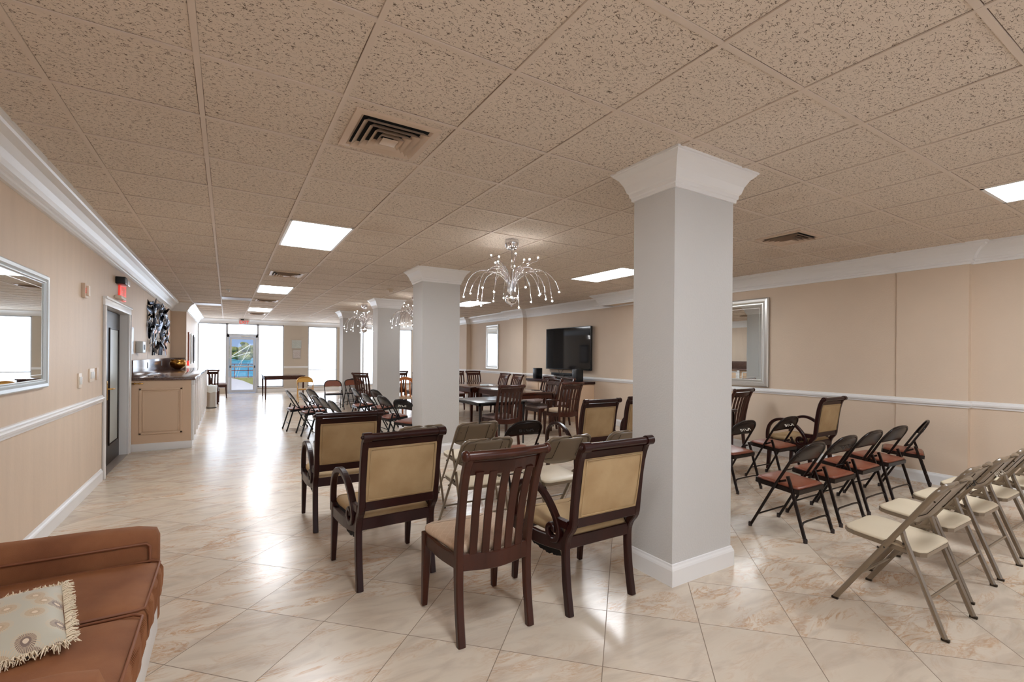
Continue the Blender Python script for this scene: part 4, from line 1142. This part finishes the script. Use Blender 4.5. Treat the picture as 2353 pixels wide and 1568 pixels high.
# metal leaf wall sculpture
t = thing('wall_sculpture', 'tall dark metal leaf sculpture on the left wall above the counter', 'wall art', (XL, 11.7, 1.38))
rnd = random.Random(11)
m_leafm = mat('dark_reflective_leaf_metal', L(120, 132, 152), .22, metal=1, col2=L(26, 24, 30), vscale=6)
m_leafb = mat('bronze_leaf_metal', L(150, 110, 92), .28, metal=1)
st = MB()
for k, yy in enumerate((-1.0, -.72, .05, .30, .55)):
    MB().tube(smooth_path([(.03, yy * .9, .02), (.05, yy + .05 * math.sin(k), .35), (.04, yy * .95 + .1 * math.cos(k * 2), .7), (.05, yy * 1.05, 1.0)], 5), .012, 6).build('stem', m_leafm, t)
st.tube([(.05, .45 + .22 * math.cos(a * PI / 8), .98 + .11 * math.sin(a * PI / 8)) for a in range(17)], .010, 6)
st.build('stem_loop', m_leafm, t)
for k in range(80):
    b_ = rnd.random() < .36
    yy = rnd.uniform(-1.40, -.85) if b_ else rnd.uniform(-.20, 1.20)
    zz = rnd.uniform(.02, .98) if b_ else rnd.uniform(.08, .95)
    if not b_ and (abs(yy - .4) > .35 + .5 * math.sin(PI * zz)): yy = .4 + (yy - .4) * .5
    a = rnd.uniform(0, 2 * PI); ln = rnd.uniform(.15, .32); wd = ln * rnd.uniform(.3, .55)
    Mx = Matrix.Translation((rnd.uniform(.02, .10), yy, zz)) @ Matrix.Rotation(rnd.uniform(-.6, .6), 4, 'Z') @ Matrix.Rotation(a, 4, 'X') @ Matrix.Rotation(rnd.uniform(-.5, .5), 4, 'Y')
    pts = []
    for i in range(7):
        u = i / 6; wv = wd * math.sin(PI * min(.98, u * .92 + .08)) ** .8 / 2
        pts.append((u * ln - ln / 2, wv, .012 * math.sin(PI * u)))
    vs = []
    for u_, wv, c_ in pts: vs += [Mx @ Vector((c_, -wv, u_)), Mx @ Vector((c_ + .008, 0, u_)), Mx @ Vector((c_, wv, u_))]
    fs = []
    for i in range(6):
        for j in range(2): fs.append((i * 3 + j, i * 3 + j + 1, i * 3 + j + 4, i * 3 + j + 3))
    MB().add(vs, fs, True).build('leaf', m_leafb if rnd.random() < .12 else m_leafm, t)
# frames on the stepped wall past the counter
for k, (a, b, m_, lb) in enumerate(((14.95, 15.35, m_bvin, 'tall brown framed panel on the stepped wall, nearest the camera'), (16.0, 16.5, m_silp, 'tall pale framed panel on the stepped wall, middle'), (17.1, 17.7, m_navy, 'tall dark framed panel on the stepped wall, nearest the windows'))):
    t = thing('framed_picture', lb, 'framed picture', (XL2, (a + b) / 2, 1.15))
    h = .85
    MB().box(0, .03, -(b - a) / 2, (b - a) / 2, 0, h, ch=.006).build('frame', m_, t)
    MB().box(.03, .034, -(b - a) / 2 + .05, (b - a) / 2 - .05, .05, h - .05).build('canvas', m_pink, t)
fa = MB().box(0, .05, -.05, .05, 0, .13, ch=.008); o = fa.build('fire_alarm_pull', m_red); o.location = (XL2, 14.75, 1.12); tag(o, 'small red alarm pull station at the corner past the bowl', 'fire alarm')

# steel bin at the counter end
t = thing('waste_bin', 'slim steel waste bin with clear liner at the counter end', 'waste bin', (-.36, 14.75, 0))
MB().lathe([(0, .01), (.13, .01), (.135, .03), (.135, .56), (.14, .57), (.13, .58), (.12, .56), (.12, .03), (0, .03)], 24).build('body', m_steel, t)
MB().lathe([(.136, 0), (.138, .0), (.138, .02), (.13, .02)], 24).build('base_ring', m_blkp, t)
bg = MB().lathe([(.142, .42), (.146, .50), (.15, .575), (.138, .60), (.115, .585), (.10, .5)], 24)
bg.v = [(x * (1 + .05 * math.sin(9 * math.atan2(y, x))), y * (1 + .05 * math.sin(9 * math.atan2(y, x))), z + .012 * math.sin(5 * math.atan2(y, x))) for x, y, z in bg.v]
bg.build('liner', m_bag, t)

# two canvases on the end wall
for (x0, x1, z0, z1, m_, lb) in ((2.14, 2.46, 1.68, 1.98, m_aqua, 'upper small grey-green canvas on the far wall between windows'), (2.18, 2.43, 1.29, 1.60, m_pink, 'lower small grey-pink canvas on the far wall between windows')):
    t = thing('canvas_print', lb, 'canvas', ((x0 + x1) / 2, YF, z0)); a = (x1 - x0) / 2
    MB().box(-a, a, -.03, 0, 0, z1 - z0, ch=.003).build('stretched_canvas', m_, t)
    MB().box(-a - .01, a + .01, -.018, 0, -.01, z1 - z0 + .01).build('frame', m_sil, t)

# ================================================================= TELEVISION CORNER
t = thing('television', 'large black flat television on the right wall with a dark glossy screen', 'television', (7.0, 8.82, 1.13))
MB().box(-.10, -.055, -.855, .855, 0, 1.0, ch=.006).build('bezel', m_blkp, t)
MB().box(-.103, -.0995, -.835, .835, .022, .985).build('screen', m_tv, t)
MB().box(-.055, -.022, -.25, .25, .3, .7).build('wall_bracket', m_blkp, t)
t = thing('media_console', 'cream media console with dark wood top under the television', 'cabinet', (6.74, 8.95, 0))
MB().box(-.22, .255, -1.0, 1.0, .0, .83, ch=.006).build('body', m_cabp, t)
MB().box(-.25, .257, -1.03, 1.03, .83, .885, ch=.006).build('top', m_esp, t)
for k in range(4): MB().box(-.235, -.22, -.98 + k * .49, -.51 + k * .49, .06, .80, ch=.004).build('door', m_cabp, t)
def box_thing(name, label, cat, x0, x1, y0, y1, z0, z1, m, ch=.006):
    return tag(MB().box(x0, x1, y0, y1, z0, z1, ch=ch).build(name, m), label, cat)
t = thing('speaker', 'black speaker at the left end of the console', 'speaker', (6.72, 9.78, .885))
MB().box(-.09, .09, -.08, .08, 0, .26, ch=.008).build('cabinet', m_blkp, t); MB().box(-.097, -.09, -.07, .07, .02, .24, ch=.002).build('grille', m_navy, t)
t = thing('speaker', 'black speaker at the right end of the console', 'speaker', (6.66, 8.12, .885))
MB().box(-.09, .09, -.085, .085, 0, .28, ch=.008).build('cabinet', m_blkp, t); MB().box(-.097, -.09, -.07, .07, .02, .26, ch=.002).build('grille', m_navy, t)
box_thing('sound_bar', 'long black sound bar fixed to the wall under the television', 'sound bar', 6.90, 7.0, 8.45, 9.45, .985, 1.045, m_blkp)
box_thing('media_player', 'black set-top box on the console, left one', 'media player', 6.60, 6.85, 8.85, 9.25, .885, .935, m_blkp)
box_thing('media_player', 'black and silver player on the console, right one', 'media player', 6.60, 6.85, 8.35, 8.72, .885, .925, m_blkp)
cb = MB()
for k, yy in enumerate((9.15, 8.95, 8.65, 8.5)):
    cb.tube(smooth_path([(6.89, yy, 1.12), (6.885, yy - .05 * (-1) ** k, 1.05), (6.885, yy + .06 * (-1) ** k, .98), (6.88, yy, .945)], 5), .005, 6)
o = cb.build('cable_bundle', m_blkp); tag(o, 'thin black cables hanging between television and console', 'cables')

# ================================================================= SOFA AND PILLOW
t = thing('sofa', 'brown velvet two-cushion settee in the lower left corner', 'sofa', (-.70, 2.22, 0))
def soft_box(x0, x1, y0, y1, z0, z1, r, puff=0.0, M=None, sub=3):
    bm = bmesh.new()
    mt = Matrix.Translation(((x0 + x1) / 2, (y0 + y1) / 2, (z0 + z1) / 2)) @ Matrix.Diagonal((x1 - x0, y1 - y0, z1 - z0, 1))
    bmesh.ops.create_cube(bm, size=1, matrix=mt)
    bmesh.ops.subdivide_edges(bm, edges=bm.edges[:], cuts=9, use_grid_fill=True)
    c = Vector(((x0 + x1) / 2, (y0 + y1) / 2, (z0 + z1) / 2)); h = Vector(((x1 - x0) / 2, (y1 - y0) / 2, (z1 - z0) / 2))
    for v in bm.verts:
        d = v.co - c
        inn = Vector([max(-h[i] + r, min(h[i] - r, d[i])) for i in range(3)])
        o = d - inn
        if o.length > 1e-9:
            o = o.normalized() * min(r, o.length if sum(abs(q) > 1e-6 for q in o) < 2 else r)
        q = inn + o
        e = (1 - min(1, abs(q.x / h.x)) ** 2) * (1 - min(1, abs(q.y / h.y)) ** 2)
        q.z += puff * e * (1 if q.z > 0 else .2)
        v.co = c + q
    mb = MB()
    vs = [v.co.copy() for v in bm.verts]
    if M: vs = [M @ q for q in vs]
    mb.add(vs, [[q.index for q in f.verts] for f in bm.faces], True); bm.free(); return mb
MB().box(-.40, .425, -.56, .60, .09, .30, ch=.02).build('base_frame', m_trim, t)
for s in (-1, 1):
    for xx in (-.34, .33): MB().bar([(xx, .02 + s * .50, .09), (xx, .02 + s * .51, 0)], .05, .05, scale=[1, .7]).build('leg', m_dwood, t)
soft_box(-.50, -.30, -.64, .64, .10, .90, .06).build('backrest', m_sofa, t)
def sofa_arm(y0, y1):
    m = soft_box(-.42, .43, y0, y1, .12, .60, .045)
    m.v = [(x, y, z + (.0 if z < .3 else .05 * max(0, (-x - .05)) ** 1.0 + .02 * math.cos(x * 3))) for x, y, z in m.v]
    return m.build('armrest', m_sofa, t)
ra = sofa_arm(.545, .655); rb = sofa_arm(-.665, -.555)
MB().tube([(-.38, .543, .545), (0, .541, .545), (.385, .541, .545), (.398, .541, .53), (.40, .541, .30)], .006, 8).build('piping', m_sofap, ra)
for k, (y0, y1) in enumerate(((.015, .545), (-.555, .010))):
    cu = soft_box(-.34, .45, y0, y1, .30, .47, .05, .022)
    # gathered front band
    cu.v = [(x + (.004 * math.sin(y * 190) if x > .40 else 0), y, z + (.0015 * math.sin(y * 160) if x > .33 else 0)) for x, y, z in cu.v]
    c = cu.build('seat_cushion', m_sofa, t)
    MB().tube([(-.30, y0 + .012, .462), (.41, y0 + .012, .462), (.438, y0 + .03, .458), (.440, (y0 + y1) / 2, .462), (.438, y1 - .03, .458), (.41, y1 - .012, .462), (-.3, y1 - .012, .462)], .0055, 8).build('piping', m_sofap, c)
    pl = MB()
    for q in range(44):
        yy = y0 + .03 + (y1 - y0 - .06) * q / 43
        pl.tube([(.438, yy, .455), (.4495, yy + .003, .43), (.450, yy + .005, .39), (.449, yy + .002, .345)], .0026, 5, scale=[.4, 1, 1, .3])
    pl.build('gathers', m_sofa, c)
# pillow
t = thing('throw_pillow', 'grey-blue dandelion print pillow with cream fringe on the sofa', 'pillow', (-.66, 2.08, .56), math.radians(12))
u_ = Vector((.96, .24, .04)).normalized(); v_ = Vector((-.24, .94, .13)); v_ = (v_ - u_ * v_.dot(u_)).normalized(); n_ = u_.cross(v_)
t.location = (-.652, 2.144, .532)
t.rotation_euler = Matrix(((u_.x, v_.x, n_.x), (u_.y, v_.y, n_.y), (u_.z, v_.z, n_.z))).to_euler()
pv = []; pf = []; n = 17
for sd in (1, -1):
    for i in range(n):
        for j in range(n):
            u, v = i / (n - 1) * 2 - 1, j / (n - 1) * 2 - 1
            hgt = .050 * (1 - u ** 4) ** .6 * (1 - v ** 4) ** .6
            px = u * .19 * (1 - .05 * (1 - v * v)); py = v * .19 * (1 - .05 * (1 - u * u))
            pv.append((px, py, sd * hgt))
for sd in (0, 1):
    for i in range(n - 1):
        for j in range(n - 1):
            a = sd * n * n + i * n + j; pf.append((a, a + 1, a + n + 1, a + n))
MB().add(pv, pf, True).build('cover', m_pillow, t)
fr = MB(); rnd = random.Random(2)
for k in range(900):
    sd = k % 4; q = rnd.uniform(-.19, .19)
    p0 = {0: (q, -.183), 1: (q, .183), 2: (-.183, q), 3: (.183, q)}[sd]
    d = {0: (0, -1), 1: (0, 1), 2: (-1, 0), 3: (1, 0)}[sd]
    ln = rnd.uniform(.018, .034); sx = rnd.uniform(-.014, .014); sz = rnd.uniform(-.016, .012)
    a = Vector((p0[0], p0[1], rnd.uniform(-.006, .006))); tv = Vector((d[1], d[0], 0))
    m1 = a + Vector((d[0], d[1], 0)) * ln * .5 + tv * sx * .3 + Vector((0, 0, .006)); e = a + Vector((d[0], d[1], 0)) * ln + tv * sx + Vector((0, 0, sz))
    fr.tube([a, m1, e], .0022, 4, scale=[1, 1, .5])
o = fr.build('fringe', m_fringe, t); o['kind'] = 'stuff'
